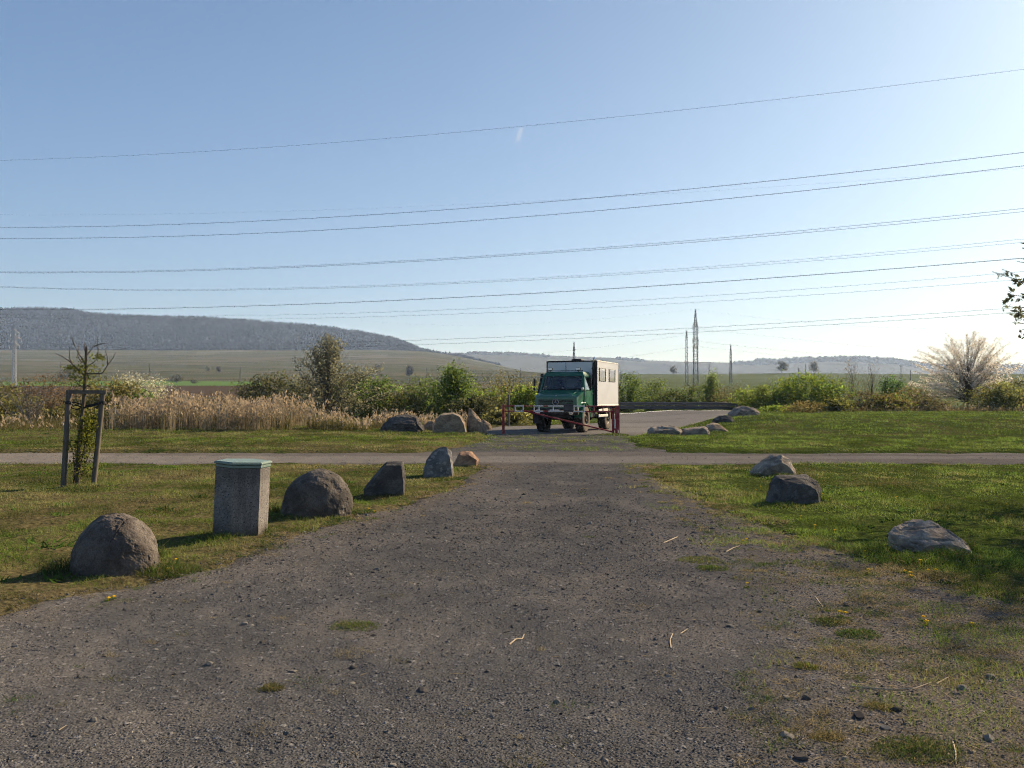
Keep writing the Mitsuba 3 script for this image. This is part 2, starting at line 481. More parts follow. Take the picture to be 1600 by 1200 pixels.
def lay_grass(n, d0, d1, pw, hs, wscale):
    x, y = wedge(n, d0, d1, pw)
    p = np.stack([x, y, 0 * x], -1)
    ins = inside(x, y)
    clump = meshkit.fbm(p * 2.4, 3, 41)
    big = meshkit.fbm(p * 0.55, 2, 42)
    reach = 0.30 + 0.55 * smooth01(0.5, 3.0, x)
    keep = (ins < -0.05 + 0.25 * (clump - 0.5)) | ((ins < 2.6) & (y < 21) & (clump > 0.52 + 0.16 * np.clip(ins, 0, 3) / reach * 0.55) & (rng.random(n) < 0.75 * np.exp(-np.clip(ins, 0, 9) / reach * 0.55)))
    tz = np.clip((x - pl(y, PR) + 0.3) / (pl(y, XR) - pl(y, PR) + 0.3), 0, 1)
    keep |= (x > 0) & (y < 21) & (tz > 0) & (clump > 0.60 - 0.20 * tz) & (rng.random(n) < 0.25 + 0.6 * tz)
    keep |= (ins > 0) & (y > 26) & (y < 37.2) & (clump + 0.5 * (big - 0.5) > 0.54 - 0.05 * smooth01(30, 36, y)) & (rng.random(n) < 0.6)
    # thin worn places in the lawn
    keep &= ~((ins < 0) & (clump < 0.36) & (rng.random(n) < 0.75))
    keep &= (y < 60) | (x > 14)
    x, y, clump, ins = x[keep], y[keep], clump[keep], ins[keep]
    tall = 0.55 + 1.0 * smooth01(0.38, 0.72, clump) * (0.4 + 1.2 * meshkit.fbm(np.stack([x, y, 0 * x], -1) * 0.8, 2, 43))
    tall *= np.where(ins > 0.4, 0.75, 1.0)
    h = hs * tall * (0.5 + 0.9 * rng.random(len(x)))
    w = wscale * np.clip(y / 7.0, 0.8, 9) ** 0.85 * (0.7 + 0.6 * rng.random(len(x)))
    return x, y, h, w


X1, Y1, H1, W1 = lay_grass(560000, 4.2, 36, 1.5, 0.056, 0.0052)
X2, Y2, H2, W2 = lay_grass(260000, 30, 92, 1.2, 0.085, 0.0050)
gX, gY, gH, gW = (np.concatenate(q) for q in ((X1, X2), (Y1, Y2), (H1, H2), (W1, W2)))
m, c = blades(gX, gY, zg(gX, gY) - 0.006, gH, gW, grass_color(gX, gY, len(gX)), 1.1)
obj('grass', m, 'material_blade', color=c)
tag('grass', 'short spring grass, dry and patchy on the left and lush on the right', 'grass', kind='stuff')


LONG = []


def tuft(name, x, y, r, n, h, w, green, label, group=None, lean=1.0, key_obj=True):
    a, q = rng.random(n) * 6.283, np.sqrt(rng.random(n)) * r
    bx, by = x + np.cos(a) * q, y + np.sin(a) * q * 0.8
    c = np.array(green) * (0.55 + 0.9 * rng.random((n, 1)))
    dry = rng.random(n) < 0.14
    c[dry] = np.array([0.24, 0.19, 0.10]) * (0.7 + 0.6 * rng.random((dry.sum(), 1)))
    m, cc = blades(bx, by, (zg(bx, by) if key_obj else np.full(n, zg(np.array([x]), np.array([y]))[0])) - 0.008, h * (0.5 + 0.7 * rng.random(n)) * (1.1 - 0.5 * q / r), np.full(n, w), c, lean, bend=key_obj)
    if r >= 0.22 and 'gravel' not in label or not key_obj:
        LONG.append((m, cc))
        return None
    k = obj(name, m, 'material_blade', color=cc)
    tag(k, label, 'grass tuft', group)
    return k

# ------------------------------------------------------------------ hills
def hill(name, label, table, D0, D1, D2, sink, us, seed, rough):
    """a ridge: foot at D0, crest at D1 (crest rows given per photo column), back foot at D2"""
    t = np.array(table, float)
    uu = np.linspace(us[0], us[1], 260)
    top = np.interp(uu, t[:, 0], t[:, 1])
    rows = np.concatenate([np.linspace(0, 1, 34), np.linspace(1, 2, 14)[1:]])
    U, Rr = np.meshgrid(uu, rows)
    D = np.where(Rr <= 1, D0 + (D1 - D0) * Rr, D1 + (D2 - D1) * (Rr - 1))
    X = (U - 800) / F * D
    zt = CAMZ + (HOR - top) / F * D1
    zb = zsmooth(X, D) - sink
    prof = np.where(Rr <= 1, np.sin(np.clip(Rr, 0, 1) * np.pi / 2) ** 1.15, np.cos((Rr - 1) * np.pi / 2))
    P = np.stack([X / 160, D / 160, 0 * X], -1)
    Z = zb + np.maximum(zt[None] - zb, -20) * prof + (meshkit.fbm(P, 4, seed) - 0.5) * rough * np.sin(np.clip(Rr, 0, 2) * np.pi / 2)
    m = grid_mesh(X, D, Z)
    return m, (U, D, X, Z, Rr)


WOOD = [(-300, 479), (-60, 481), (0, 485), (110, 489), (150, 496), (200, 500), (340, 504), (390, 508), (450, 512), (560, 521), (610, 532), (640, 543), (665, 554), (690, 561), (720, 565), (780, 575)]
FAR = [(560, 562), (660, 559), (700, 557), (740, 554), (800, 555), (880, 557), (940, 559), (1000, 563), (1060, 566), (1150, 568), (1210, 568), (1260, 565), (1330, 564), (1400, 567), (1440, 574), (1480, 577), (1700, 579), (1900, 577)]


def wood_floor(p, n, uv):
    a = fbm(p.x * 0.006, p.y * 0.006, p.z * 0.01, 4)
    return mix(mi.Color3f(0.009, 0.009, 0.009), mi.Color3f(0.014, 0.014, 0.012), smoothstep(0.42, 0.6, a))


scene['material_wood_floor'] = {'type': 'twosided', 'bsdf': {'type': 'diffuse', 'reflectance': proc(wood_floor)}}
scene['material_far_field'] = {'type': 'twosided', 'bsdf': {'type': 'diffuse', 'reflectance': proc(lambda p, n, uv: mix(mi.Color3f(0.042, 0.046, 0.036), mi.Color3f(0.062, 0.062, 0.044), smoothstep(0.45, 0.55, fbm(p.x * 0.003, p.y * 0.006, 0.0, 3))))}}
m, wood_grid = hill('wooded_hill', '', WOOD, 2050, 2750, 3600, 6, (-320, 780), 51, 22)
obj('wooded_hill', m, 'material_wood_floor', smooth=True)
tag('wooded_hill', 'long wooded hill on the left sloping down to the middle', 'hill', kind='structure')
m, far_grid = hill('far_hill', '', FAR, 3100, 3900, 4700, 10, (560, 1950), 52, 10)
obj('far_hill', m, 'material_far_field', smooth=True)
tag('far_hill', 'low hazy hills along the horizon from the middle to the right', 'hill', kind='structure')

ICO = trimesh.creation.icosphere(subdivisions=0)


def crowns(x, y, z, r, h, col, jitter=0.5, cone=None):
    n = len(x)
    v = np.asarray(ICO.vertices)[None] * (1 + (rng.random((n, 12, 3)) - 0.5) * jitter)
    if cone is not None:
        k = np.where(cone, 1.0, 0.0)[:, None]
        s = 1 - k * 0.42 * (v[..., 2] + 1)
        v = np.stack([v[..., 0] * s, v[..., 1] * s, v[..., 2]], -1)
    v = v * np.stack([r, r, h / 2], -1)[:, None, :] + np.stack([x, y, z + h / 2], -1)[:, None, :]
    f = np.asarray(ICO.faces)[None] + (np.arange(n) * 12)[:, None, None]
    cc = np.repeat(col, 12, axis=0).reshape(n, 12, 3) * (0.8 + 0.4 * rng.random((n, 12, 1)))
    return trimesh.Trimesh(v.reshape(-1, 3), f.reshape(-1, 3), process=False), cc.reshape(-1, 3)


def on_grid(g, n, r0, r1):
    U, D, X, Z, Rr = g
    i = (rng.random(n) * (U.shape[1] - 1.001))
    r = r0 + (r1 - r0) * rng.random(n)
    rows = Rr[:, 0]
    j = np.interp(r, rows, np.arange(len(rows)))
    j = np.minimum(j, len(rows) - 1.001)
    ii, jj = i.astype(int), j.astype(int)
    fi, fj = i - ii, j - jj

    def bl(Q):
        return (Q[jj, ii] * (1 - fi) + Q[jj, ii + 1] * fi) * (1 - fj) + (Q[jj + 1, ii] * (1 - fi) + Q[jj + 1, ii + 1] * fi) * fj
    return bl(X), bl(D), bl(Z), bl(U), r


x, y, z, u, r = on_grid(wood_grid, 11000, 0.06, 1.06)
n1 = meshkit.fbm(np.stack([x / 150, y / 110, 0 * x], -1), 3, 61)
con = (n1 > 0.46) | (r > 0.86)
col = np.where(con[:, None], np.array([[0.007, 0.009, 0.008]]), np.array([[0.013, 0.012, 0.012]]))
pale = (r < 0.30) & (rng.random(len(x)) < 0.25) & (meshkit.fbm(np.stack([x / 70, y / 70, 0 * x], -1), 2, 62) > 0.47)
col[pale] = np.array([0.022, 0.024, 0.018])
white = (r < 0.30) & (rng.random(len(x)) < 0.02)
col[white] = np.array([0.06, 0.06, 0.055])
m, c = crowns(x, y, z - 2.5, 4.6 + 3.0 * rng.random(len(x)), np.where(con, 10.5, 8.5) * (0.75 + 0.6 * rng.random(len(x))), col, 0.6, con)
obj('forest', m, 'material_painted', smooth=True, color=c)
tag('forest', 'mixed wood of dark conifers and bare and blossoming trees covering the left hill', 'forest', kind='stuff')
x, y, z, u, r = on_grid(far_grid, 5200, 0.72, 1.04)
ok = (meshkit.fbm(np.stack([x / 260, y / 120, 0 * x], -1), 3, 63) > np.where(u > 1180, 0.40, 0.52))
x, y, z, u, r = x[ok], y[ok], z[ok], u[ok], r[ok]
big = np.where(u > 1180, 1.55, 0.9)
m, c = crowns(x, y, z - 3, (6 + 5 * rng.random(len(x))) * big, 14 * big * (0.6 + 0.7 * rng.random(len(x))), np.array([[0.026, 0.028, 0.024]]) * np.ones((len(x), 1)), 0.6, None)
obj('distant_wood', m, 'material_painted', smooth=True, color=c)
tag('distant_wood', 'hazy far-off line of trees along the low hills on the horizon', 'wood', kind='stuff')


# ------------------------------------------------------------------ shrubs and trees
def leaf_quads(c, size, col, up=0.0):
    n = len(c)
    a = rng.normal(size=(n, 3)); a[:, 2] = a[:, 2] * 0.8 + up
    a /= np.linalg.norm(a, axis=1, keepdims=True)
    b = np.cross(a, rng.normal(size=(n, 3))); b /= np.linalg.norm(b, axis=1, keepdims=True)
    s = size * (0.6 + 0.8 * rng.random((n, 1)))
    v = np.stack([c - a * s, c + b * s * 0.42, c + a * s, c - b * s * 0.42], 1)
    f = (np.array([[0, 1, 2], [0, 2, 3]])[None] + (np.arange(n) * 4)[:, None, None]).reshape(-1, 3)
    return trimesh.Trimesh(v.reshape(-1, 3), f, process=False), np.repeat(np.clip(col, 0, 0.85), 4, axis=0)


def outline(kind, t):
    if kind == 'round':
        return np.where(t > 0.42, np.sqrt(np.clip(1 - ((t - 0.42) / 0.60) ** 2, 0, 1)), 0.72 + 0.28 * np.sin(np.clip(t / 0.42, 0, 1) * np.pi / 2))
    if kind == 'spire':
        return np.where(t > 0.22, np.clip(1 - ((t - 0.22) / 0.80), 0.03, 1) ** 0.8, 0.75 + 0.25 * t / 0.22)
    if kind == 'tall':
        return np.where(t > 0.35, np.clip(1 - ((t - 0.35) / 0.67), 0.04, 1) ** 0.85, 0.85 + 0.15 * t / 0.35) * (0.85 + 0.25 * np.sin(t * 23.0))
    if kind == 'vase':
        return np.where(t > 0.6, np.sqrt(np.clip(1 - ((t - 0.6) / 0.44) ** 2, 0, 1)), 0.25 + 0.75 * (t / 0.6) ** 0.8)
    if kind == 'narrow':
        return np.clip(np.sin(np.clip((t - 0.12) / 0.9, 0, 1) * np.pi) ** 0.6, 0.06, 1)
    return np.ones_like(t)


def plant(name, x, y, h, w, label, cat, leaf, shape='round', limbs=46, per=60, size=0.10, twig=0.55, sigma=0.13, along=0.4, low=0.06,
          bark='material_bark', rad=0.035, tint=0.30, group=None, second=None, mix2=0.0, trunk=0.0, up=0.35, depth=0.8, base=None, parts=('branches', 'crown'), shoots=0):
    """a shrub or tree: curved limbs from the foot to points spread through the crown, leaves along and round the limb ends"""
    x0 = np.array([x, y, (zg(np.array([x]), np.array([y]))[0] - 0.05) if base is None else base])
    key = new(name)
    scene_key = key
    tubes, cs, cols = [], [], []
    leaf = np.array(leaf, float)
    for k in range(limbs):
        t = low + (1 - low) * (k + rng.random()) / limbs
        t = t ** 0.85
        th = rng.random() * 6.283
        q = float(outline(shape, np.array([t]))[0])
        rho = q * math.sqrt(0.12 + 0.88 * rng.random())
        tip = x0 + np.array([w / 2 * rho * math.cos(th), w / 2 * rho * math.sin(th) * depth, h * t * (0.94 + 0.12 * rng.random())])
        foot = x0 + np.array([rng.normal() * w * 0.05 * (1 - trunk), rng.normal() * w * 0.05 * (1 - trunk), 0])
        if trunk > 0:
            s = min(trunk + (t - trunk) * 0.55 * rng.random(), t * 0.85) if t > trunk else t * 0.7
            foot = x0 + np.array([0, 0, h * max(s, 0.02)])
        mid = foot + (tip - foot) * 0.5 + np.array([0, 0, h * 0.10 * (1 if up > 0 else -1) * rng.random()]) - (tip - foot) * np.array([0.12, 0.12, 0])
        tt = np.linspace(0, 1, 6)[:, None]
        line = (1 - tt) ** 2 * foot + 2 * tt * (1 - tt) * mid + tt ** 2 * tip
        line[1:-1] += rng.normal(size=(4, 3)) * h * 0.010
        tubes.append(tube(line, np.linspace(rad, rad * 0.25, 6), 3, False))
        for q_ in range(int(twig * 6)):
            s = rng.random() * 0.65 + 0.3
            p0 = line[0] + 0; i = s * 5; i0 = int(i); p0 = line[i0] * (1 - i + i0) + line[min(i0 + 1, 5)] * (i - i0)
            d = rng.normal(size=3); d[2] = abs(d[2]) * 0.9 + up * 0.8; d /= np.linalg.norm(d)
            ln = h * 0.14 * (0.4 + rng.random())
            tw = np.array([p0, p0 + d * ln * 0.5 + rng.normal(size=3) * ln * 0.06, p0 + d * ln])
            tubes.append(tube(tw, [rad * 0.32, rad * 0.25, rad * 0.10], 3, False))
            if per:
                nn = int(per * 0.10)
                s2 = rng.random((nn, 1))
                cs.append(tw[0] * (1 - s2) + tw[2] * s2 + rng.normal(size=(nn, 3)) * size * 0.8)
                cols.append(np.repeat(leaf[None], nn, 0) * (1 + 0.25 * rng.normal()))
        if per:
            na, nb = int(per * along), int(per * (1 - along))
            s = 0.45 + 0.55 * rng.random((na, 1)) ** 0.7
            i = s[:, 0] * 5; i0 = np.minimum(i.astype(int), 4); fr = (i - i0)[:, None]
            pa = line[i0] * (1 - fr) + line[i0 + 1] * fr + rng.normal(size=(na, 3)) * size * 0.9
            pb = tip + rng.normal(size=(nb, 3)) * np.array([w, w, h]) * sigma * 0.55
            c = np.concatenate([pa, pb])
            tone = np.exp(rng.normal() * tint)
            cc = np.repeat(leaf[None], len(c), 0) * tone
            if second is not None:
                s2 = rng.random(len(c)) < mix2
                cc[s2] = np.array(second) * (0.8 + 0.4 * rng.random((s2.sum(), 1)))
            cs.append(c); cols.append(cc)
    if trunk > 0:
        top = h * 0.93
        tl = np.array([x0 + [0, 0, 0], x0 + [rng.normal() * .02 * h, 0, top * 0.35], x0 + [rng.normal() * .02 * h, 0, top * 0.7], x0 + [rng.normal() * .03 * h, 0, top]])
        tubes.append(tube(tl, [rad * 2.4, rad * 1.9, rad * 1.2, rad * 0.3], 6, False))
    obj('trunk' if trunk > 0 else 'branches', join(tubes), bark, key)
    if per:
        c = np.concatenate(cs); cc = np.concatenate(cols)
        keep = c[:, 2] > x0[2] + 0.03
        c, cc = c[keep], cc[keep]
        cc = cc * (0.75 + 0.5 * rng.random((len(cc), 1)))
        m, col = leaf_quads(c, size, cc)
        obj('crown', m, 'material_leaf', key, color=col)
    tag(key, label, cat, group)
    return key


def at_px(u, D, top, width):
    """(x, y, height, width) of a plant from its photo column, distance, top row and width in photo pixels"""
    x = px(u, D)
    b = float(zg(np.array([x]), np.array([D]))[0])
    return x, D, CAMZ + (HOR - top) / F * D - b, width / F * D


GREEN, YGREEN, OLIVE, GREY, BROWN, DARK = (0.085, 0.130, 0.028), (0.150, 0.205, 0.030), (0.120, 0.118, 0.040), (0.115, 0.112, 0.062), (0.135, 0.092, 0.048), (0.060, 0.066, 0.030)
S = 'shrub'
for u, D, top, wd, leaf, shape, limbs, per, label, extra in [
    # left of the reeds
    (-20, 50, 596, 120, OLIVE, 'round', 44, 46, 'olive shrub cut by the left edge of the picture', {}),
    (68, 58, 578, 120, BROWN, 'round', 60, 30, 'large brown twiggy shrub behind the bare pale bush on the left', dict(size=.07, twig=1.4)),
    (112, 50, 628, 86, OLIVE, 'round', 36, 50, 'low yellowish shrub left of the staked tree', dict(second=(0.15, 0.12, 0.045), mix2=.3)),
    (168, 55, 590, 92, (0.115, 0.105, 0.036), 'round', 46, 48, 'brownish shrub just right of the staked tree', {}),
    (182, 44, 628, 70, (0.13, 0.125, 0.035), 'round', 30, 48, 'low yellow-green shrub at the left end of the reeds', {}),
    (216, 60, 581, 98, (0.34, 0.33, 0.20), 'round', 54, 56, 'shrub covered in cream blossom left of the reeds', dict(second=(0.52, 0.50, 0.40), mix2=.45, size=.085)),
    (206, 56, 606, 84, GREEN, 'round', 36, 54, 'green shrub in front of the cream blossom shrub', dict(tint=.4)),
    # behind the reeds
    (428, 62, 583, 112, DARK, 'round', 60, 56, 'dark grey-green shrub behind the right half of the reeds', dict(second=(.14, .13, .06), mix2=.25)),
    (376, 66, 612, 70, (0.085, 0.062, 0.040), 'round', 30, 40, 'low dark brown shrub behind the middle of the reeds', dict(size=.07)),
    (556, 66, 588, 104, GREEN, 'round', 56, 64, 'rounded bright green shrub right of the tall willow', dict(second=YGREEN, mix2=.3)),
    (606, 64, 590, 70, GREEN, 'round', 40, 54, 'green shrub above the dark slab rock', dict(second=OLIVE, mix2=.3)),
    (640, 62, 606, 76, OLIVE, 'round', 36, 50, 'low olive shrub behind the gap between dark slab and round rock', dict(second=GREEN, mix2=.3)),
    (664, 68, 588, 60, (0.10, 0.135, 0.035), 'vase', 36, 50, 'thin upright green shrub left of the tallest green bush', {}),
    (710, 64, 570, 92, (0.090, 0.135, 0.030), 'spire', 62, 64, 'tallest green bush above the round brown rock', dict(second=YGREEN, mix2=.25, low=.1)),
    (742, 58, 612, 66, DARK, 'round', 34, 54, 'dark low bush above the leaning slab', {}),
    (766, 66, 604, 62, YGREEN, 'round', 34, 44, 'light yellow-green bush left of the red barrier post', {}),
    (796, 56, 578, 78, (0.125, 0.118, 0.045), 'vase', 60, 26, 'thin twiggy half-bare bush behind the left barrier post', dict(size=.075, twig=1.3)),
    (822, 54, 596, 62, YGREEN, 'round', 44, 50, 'fresh green bush at the left side of the truck cab', dict(second=OLIVE, mix2=.3)),
    (790, 50, 634, 70, OLIVE, 'round', 34, 50, 'low olive bush at the foot of the left barrier post', {}),
    # right of the truck
    (980, 92, 584, 46, GREEN, 'round', 46, 54, 'green bush beside the right side of the white truck box', dict(second=YGREEN, mix2=.25)),
    (1022, 96, 594, 50, (0.10, 0.135, 0.033), 'vase', 46, 50, 'upright green bush over the left part of the guardrail', dict(second=YGREEN, mix2=.35)),
    (1052, 90, 606, 52, DARK, 'round', 34, 54, 'dark bush behind the middle of the guardrail', dict(second=GREEN, mix2=.4)),
    (1082, 94, 600, 50, GREEN, 'round', 36, 54, 'green bush at the feet of the two tall pylons', dict(second=OLIVE, mix2=.4)),
    (1112, 92, 582, 42, (0.125, 0.165, 0.035), 'spire', 44, 48, 'narrow light green bush topped by a pole, right of the tallest pylon', {}),
    (1140, 90, 600, 66, (0.115, 0.098, 0.045), 'round', 50, 48, 'brownish bush behind the right end of the guardrail', dict(second=OLIVE, mix2=.3, size=.08)),
    (1176, 82, 604, 60, YGREEN, 'round', 40, 50, 'yellow-green bush above the farthest rock', dict(second=OLIVE, mix2=.3)),
    (1204, 76, 600, 66, (0.135, 0.170, 0.038), 'round', 46, 50, 'pale green bush left of the round bright bush', dict(second=YGREEN, mix2=.3)),
    (1222, 70, 628, 66, YGREEN, 'round', 36, 46, 'low yellow-green bush behind the farthest rock', {}),
    (1262, 76, 584, 104, (0.105, 0.165, 0.028), 'round', 80, 66, 'large rounded bright green bush in the middle of the right hedge', dict(second=(0.19, 0.22, 0.03), mix2=.35, tint=.4)),
    (1258, 66, 622, 56, (0.135, 0.110, 0.045), 'round', 36, 42, 'low orange-brown bush in front of the round bright green bush', dict(second=(.12, .12, .03), mix2=.3, size=.08)),
    (1304, 70, 618, 52, (0.115, 0.125, 0.035), 'round', 32, 46, 'low olive bush right of the round bright green bush', {}),
    (1340, 74, 606, 80, (0.085, 0.072, 0.045), 'round', 46, 46, 'dark brown bush under the two bare saplings', dict(second=OLIVE, mix2=.3, size=.08)),
    (1384, 72, 612, 62, (0.125, 0.105, 0.042), 'round', 38, 46, 'brown-green bush right of the two bare saplings', dict(second=YGREEN, mix2=.25)),
    (1392, 86, 588, 40, (0.075, 0.135, 0.035), 'round', 36, 54, 'small dense green bush showing above the brown hedge', {}),
    (1424, 76, 600, 72, (0.150, 0.118, 0.048), 'round', 50, 42, 'tan twiggy bush left of the white blossom tree', dict(second=YGREEN, mix2=.25, size=.08)),
    (1456, 72, 616, 56, (0.10, 0.085, 0.045), 'round', 40, 44, 'low brown bush at the left foot of the white blossom tree', dict(second=OLIVE, mix2=.35, size=.08)),
    (1560, 74, 596, 72, (0.135, 0.155, 0.045), 'round', 48, 50, 'green bush at the right foot of the white blossom tree', dict(second=(.2, .18, .07), mix2=.3)),
    (1604, 76, 586, 80, (0.125, 0.135, 0.045), 'round', 48, 50, 'olive bush at the right edge below the overhanging branches', {}),
    (1660, 78, 596, 90, OLIVE, 'round', 40, 46, 'olive bush outside the right edge', {}),
]:
    x, y, h, w = at_px(u, D, top, wd * 1.35)
    limbs = int(limbs * 1.45)
    kw = dict(size=0.115, rad=0.016, twig=0.6, base=float(zg(np.array([x]), np.array([y]))[0]) - 0.35)
    kw.update(extra)
    plant('shrub', x, y, h, w, label, 'shrub', tuple((1.42 if D < 70 else 1.18) * np.array(leaf)), shape, limbs, int(per * 1.02), **kw)

x, y, h, w = at_px(512, 60, 526, 250)
plant('willow_tree', x, y, h, w, 'tall loose grey-green willow rising above the hedge on the left', 'tree', (0.190, 0.192, 0.118), 'tall', 130, 44, size=0.095, twig=0.9, sigma=0.030, along=0.8, low=0.06, rad=0.024, tint=0.25, second=(0.25, 0.24, 0.16), mix2=0.3, trunk=0.03, up=0.8)
x, y, h, w = at_px(1512, 82, 524, 205)
plant('blossom_tree', x, y, h, w, 'large spreading tree in white blossom at the right of the hedge', 'tree', (0.80, 0.73, 0.63), 'round', 170, 86, size=0.072, twig=1.0, sigma=0.018, along=0.92, low=0.12, rad=0.036, tint=0.12, second=(0.34, 0.27, 0.17), mix2=0.14, trunk=0.08)
x, y, h, w = at_px(1332, 78, 556, 34)
plant('bare_sapling', x, y, h, w, 'left of two thin almost bare saplings in the right hedge', 'tree', (0.20, 0.16, 0.10), 'narrow', 22, 12, size=0.055, twig=0.9, sigma=0.03, along=0.9, low=0.35, rad=0.012, trunk=0.12)
x, y, h, w = at_px(1362, 76, 560, 40)
plant('bare_sapling', x, y, h, w, 'right of two thin almost bare saplings in the right hedge', 'tree', (0.20, 0.16, 0.10), 'vase', 22, 8, size=0.055, twig=0.9, sigma=0.03, along=0.9, low=0.30, rad=0.013, trunk=0.12)
x, y, h, w = at_px(44, 46, 592, 110)
plant('bare_bush', x, y, h, w, 'bare bush with pale forking branches at the far left', 'bush', (0.11, 0.09, 0.05), 'vase', 26, 10, size=0.06, twig=1.5, sigma=0.05, along=0.9, low=0.2, bark='material_pale_bark', rad=0.035)
# far single trees and bushes in the fields
for u, v, top, wd, c, lab in [
    (1222, 583, 565, 20, (0.07, 0.072, 0.05), 'round hazy tree standing alone in the right-hand fields'),
    (1272, 584, 566, 16, (0.085, 0.08, 0.06), 'bare hazy tree in the right-hand fields next to two thin poles'),
    (1052, 585, 573, 12, (0.08, 0.08, 0.06), 'faint small tree in the field left of the two tall pylons'),
    (590, 583, 569, 16, (0.085, 0.08, 0.062), 'grey bare tree in the fields right of the willow'),
    (640, 590, 571, 14, (0.08, 0.078, 0.062), 'small grey tree in the fields left of the tallest green bush'),
    (341, 583, 573, 10, (0.06, 0.055, 0.04), 'tiny dark tree in the left-hand fields'),
    (325, 581, 572, 8, (0.13, 0.13, 0.06), 'tiny pale tree in the left-hand fields'),
    (276, 599, 586, 26, (0.05, 0.05, 0.035), 'dark bush at the edge of the bright green crop strip'),
    (304, 600, 593, 18, (0.05, 0.05, 0.035), 'small dark bush right of the one on the crop strip edge'),
    (110, 597, 576, 40, (0.075, 0.072, 0.05), 'grey hedge clump behind the staked tree, at the crop strip'),
]:
    # distance at which the land is seen on that row
    Dq = np.linspace(120, 1500, 3000)
    rows = HOR - (zsmooth(px(u, Dq), Dq) - CAMZ) / Dq * F
    Dh = float(Dq[np.argmin(np.abs(rows - v))])
    x, y, h, w = at_px(u, Dh, top, wd)
    plant('field_tree', x, y, h, w, lab, 'tree', tuple(1.5 * np.array(c)), 'round', 40, 26, size=0.050 * h, twig=0.8, sigma=0.12, low=0.2, rad=0.010 * h, trunk=0.1)

# ------------------------------------------------------------------ reeds and rough grass
def reeds(n, xs, ys, hh, key, label, tone, plume=0.7, dens=None, w=0.014):
    x = xs[0] + (xs[1] - xs[0]) * rng.random(n)
    y = ys[0] + (ys[1] - ys[0]) * rng.random(n) ** 1.2
    p = np.stack([x, y, 0 * x], -1)
    keep = (meshkit.fbm(p * 0.5, 3, 71) > 0.36) & (rng.random(n) < (dens(x, y) if dens else 1))
    x, y, p = x[keep], y[keep], p[keep]
    n = len(x)
    hv = hh(x, y) * (0.45 + 0.75 * meshkit.fbm(p * 0.7, 3, 72)) * (0.55 + 0.62 * rng.random(n) ** 1.3)
    z = zg(x, y) - 0.03
    c = np.array(tone) * (0.6 + 0.75 * rng.random((n, 1)))
    g = rng.random(n) < 0.18
    c[g] = np.array([0.17, 0.155, 0.06]) * (0.6 + 0.6 * rng.random((g.sum(), 1)))
    m1, c1 = blades(x, y, z, hv, np.full(n, w), c, 0.16, bend=True)
    # leaves
    k = rng.random(n) < 0.8
    m2, c2 = blades(x[k], y[k], z[k] + hv[k] * 0.25, hv[k] * 0.5, np.full(k.sum(), w * 1.3), c[k] * 0.95, 0.55, bend=True)
    ms, cs = [m1, m2], [c1, c2]
    # plumes
    k = rng.random(n) < plume
    pc = np.stack([x[k], y[k], z[k] + hv[k]], -1)
    nk = len(pc)
    if nk:
        for j in range(3):
            q, qc = leaf_quads(pc + rng.normal(size=(nk, 3)) * [0.03, 0.03, 0.06], 0.085, np.array([0.40, 0.32, 0.22]) * (0.7 + 0.6 * rng.random((nk, 1))), up=2.0)
            ms.append(q); cs.append(qc)
    obj(key, join(ms), 'material_straw', color=np.concatenate(cs))
    tag(key, label, 'reeds', kind='stuff')


reeds(10500, (-19.5, -6.2), (37.0, 47.0), lambda x, y: 1.22 + 0.30 * smooth01(-7, -13, x) - 0.30 * smooth01(-9.5, -6.5, x), 'reeds', 'dry tan reeds with feathery plumes behind the left lawn', (0.325, 0.270, 0.185),
      0.55, lambda x, y: (0.30 + 0.70 * smooth01(-9.0, -12.0, x)) * smooth01(560, 470, 800 + F * x / y) * smooth01(150, 210, 800 + F * x / y))
reeds(3600, (-10.4, -6.4), (37.0, 42), lambda x, y: 0.85 - 0.35 * smooth01(-8.5, -6.5, x), 'rushes', 'greenish rushes at the right end of the dry reeds', (0.165, 0.150, 0.055), 0.08)
reeds(800, (-7.0, -2.2), (40, 46), lambda x, y: 0.75 + 0 * x, 'reeds_behind_rocks', 'thin reeds with pale plumes behind the left group of rocks', (0.19, 0.15, 0.085), 0.5)
reeds(9000, (-36, -18.0), (36.5, 48), lambda x, y: 0.42 + 0.30 * smooth01(38, 47, y), 'rough_grass', 'rough dry grass under the shrubs at the far left', (0.135, 0.120, 0.050), 0.05)
reeds(9000, (8, 62), (69, 84), lambda x, y: 0.55 + 0 * x, 'verge_grass', 'dry grass and weeds along the foot of the right hedge', (0.185, 0.150, 0.078), 0.10, lambda x, y: (x > 21.5).astype(float), 0.022)

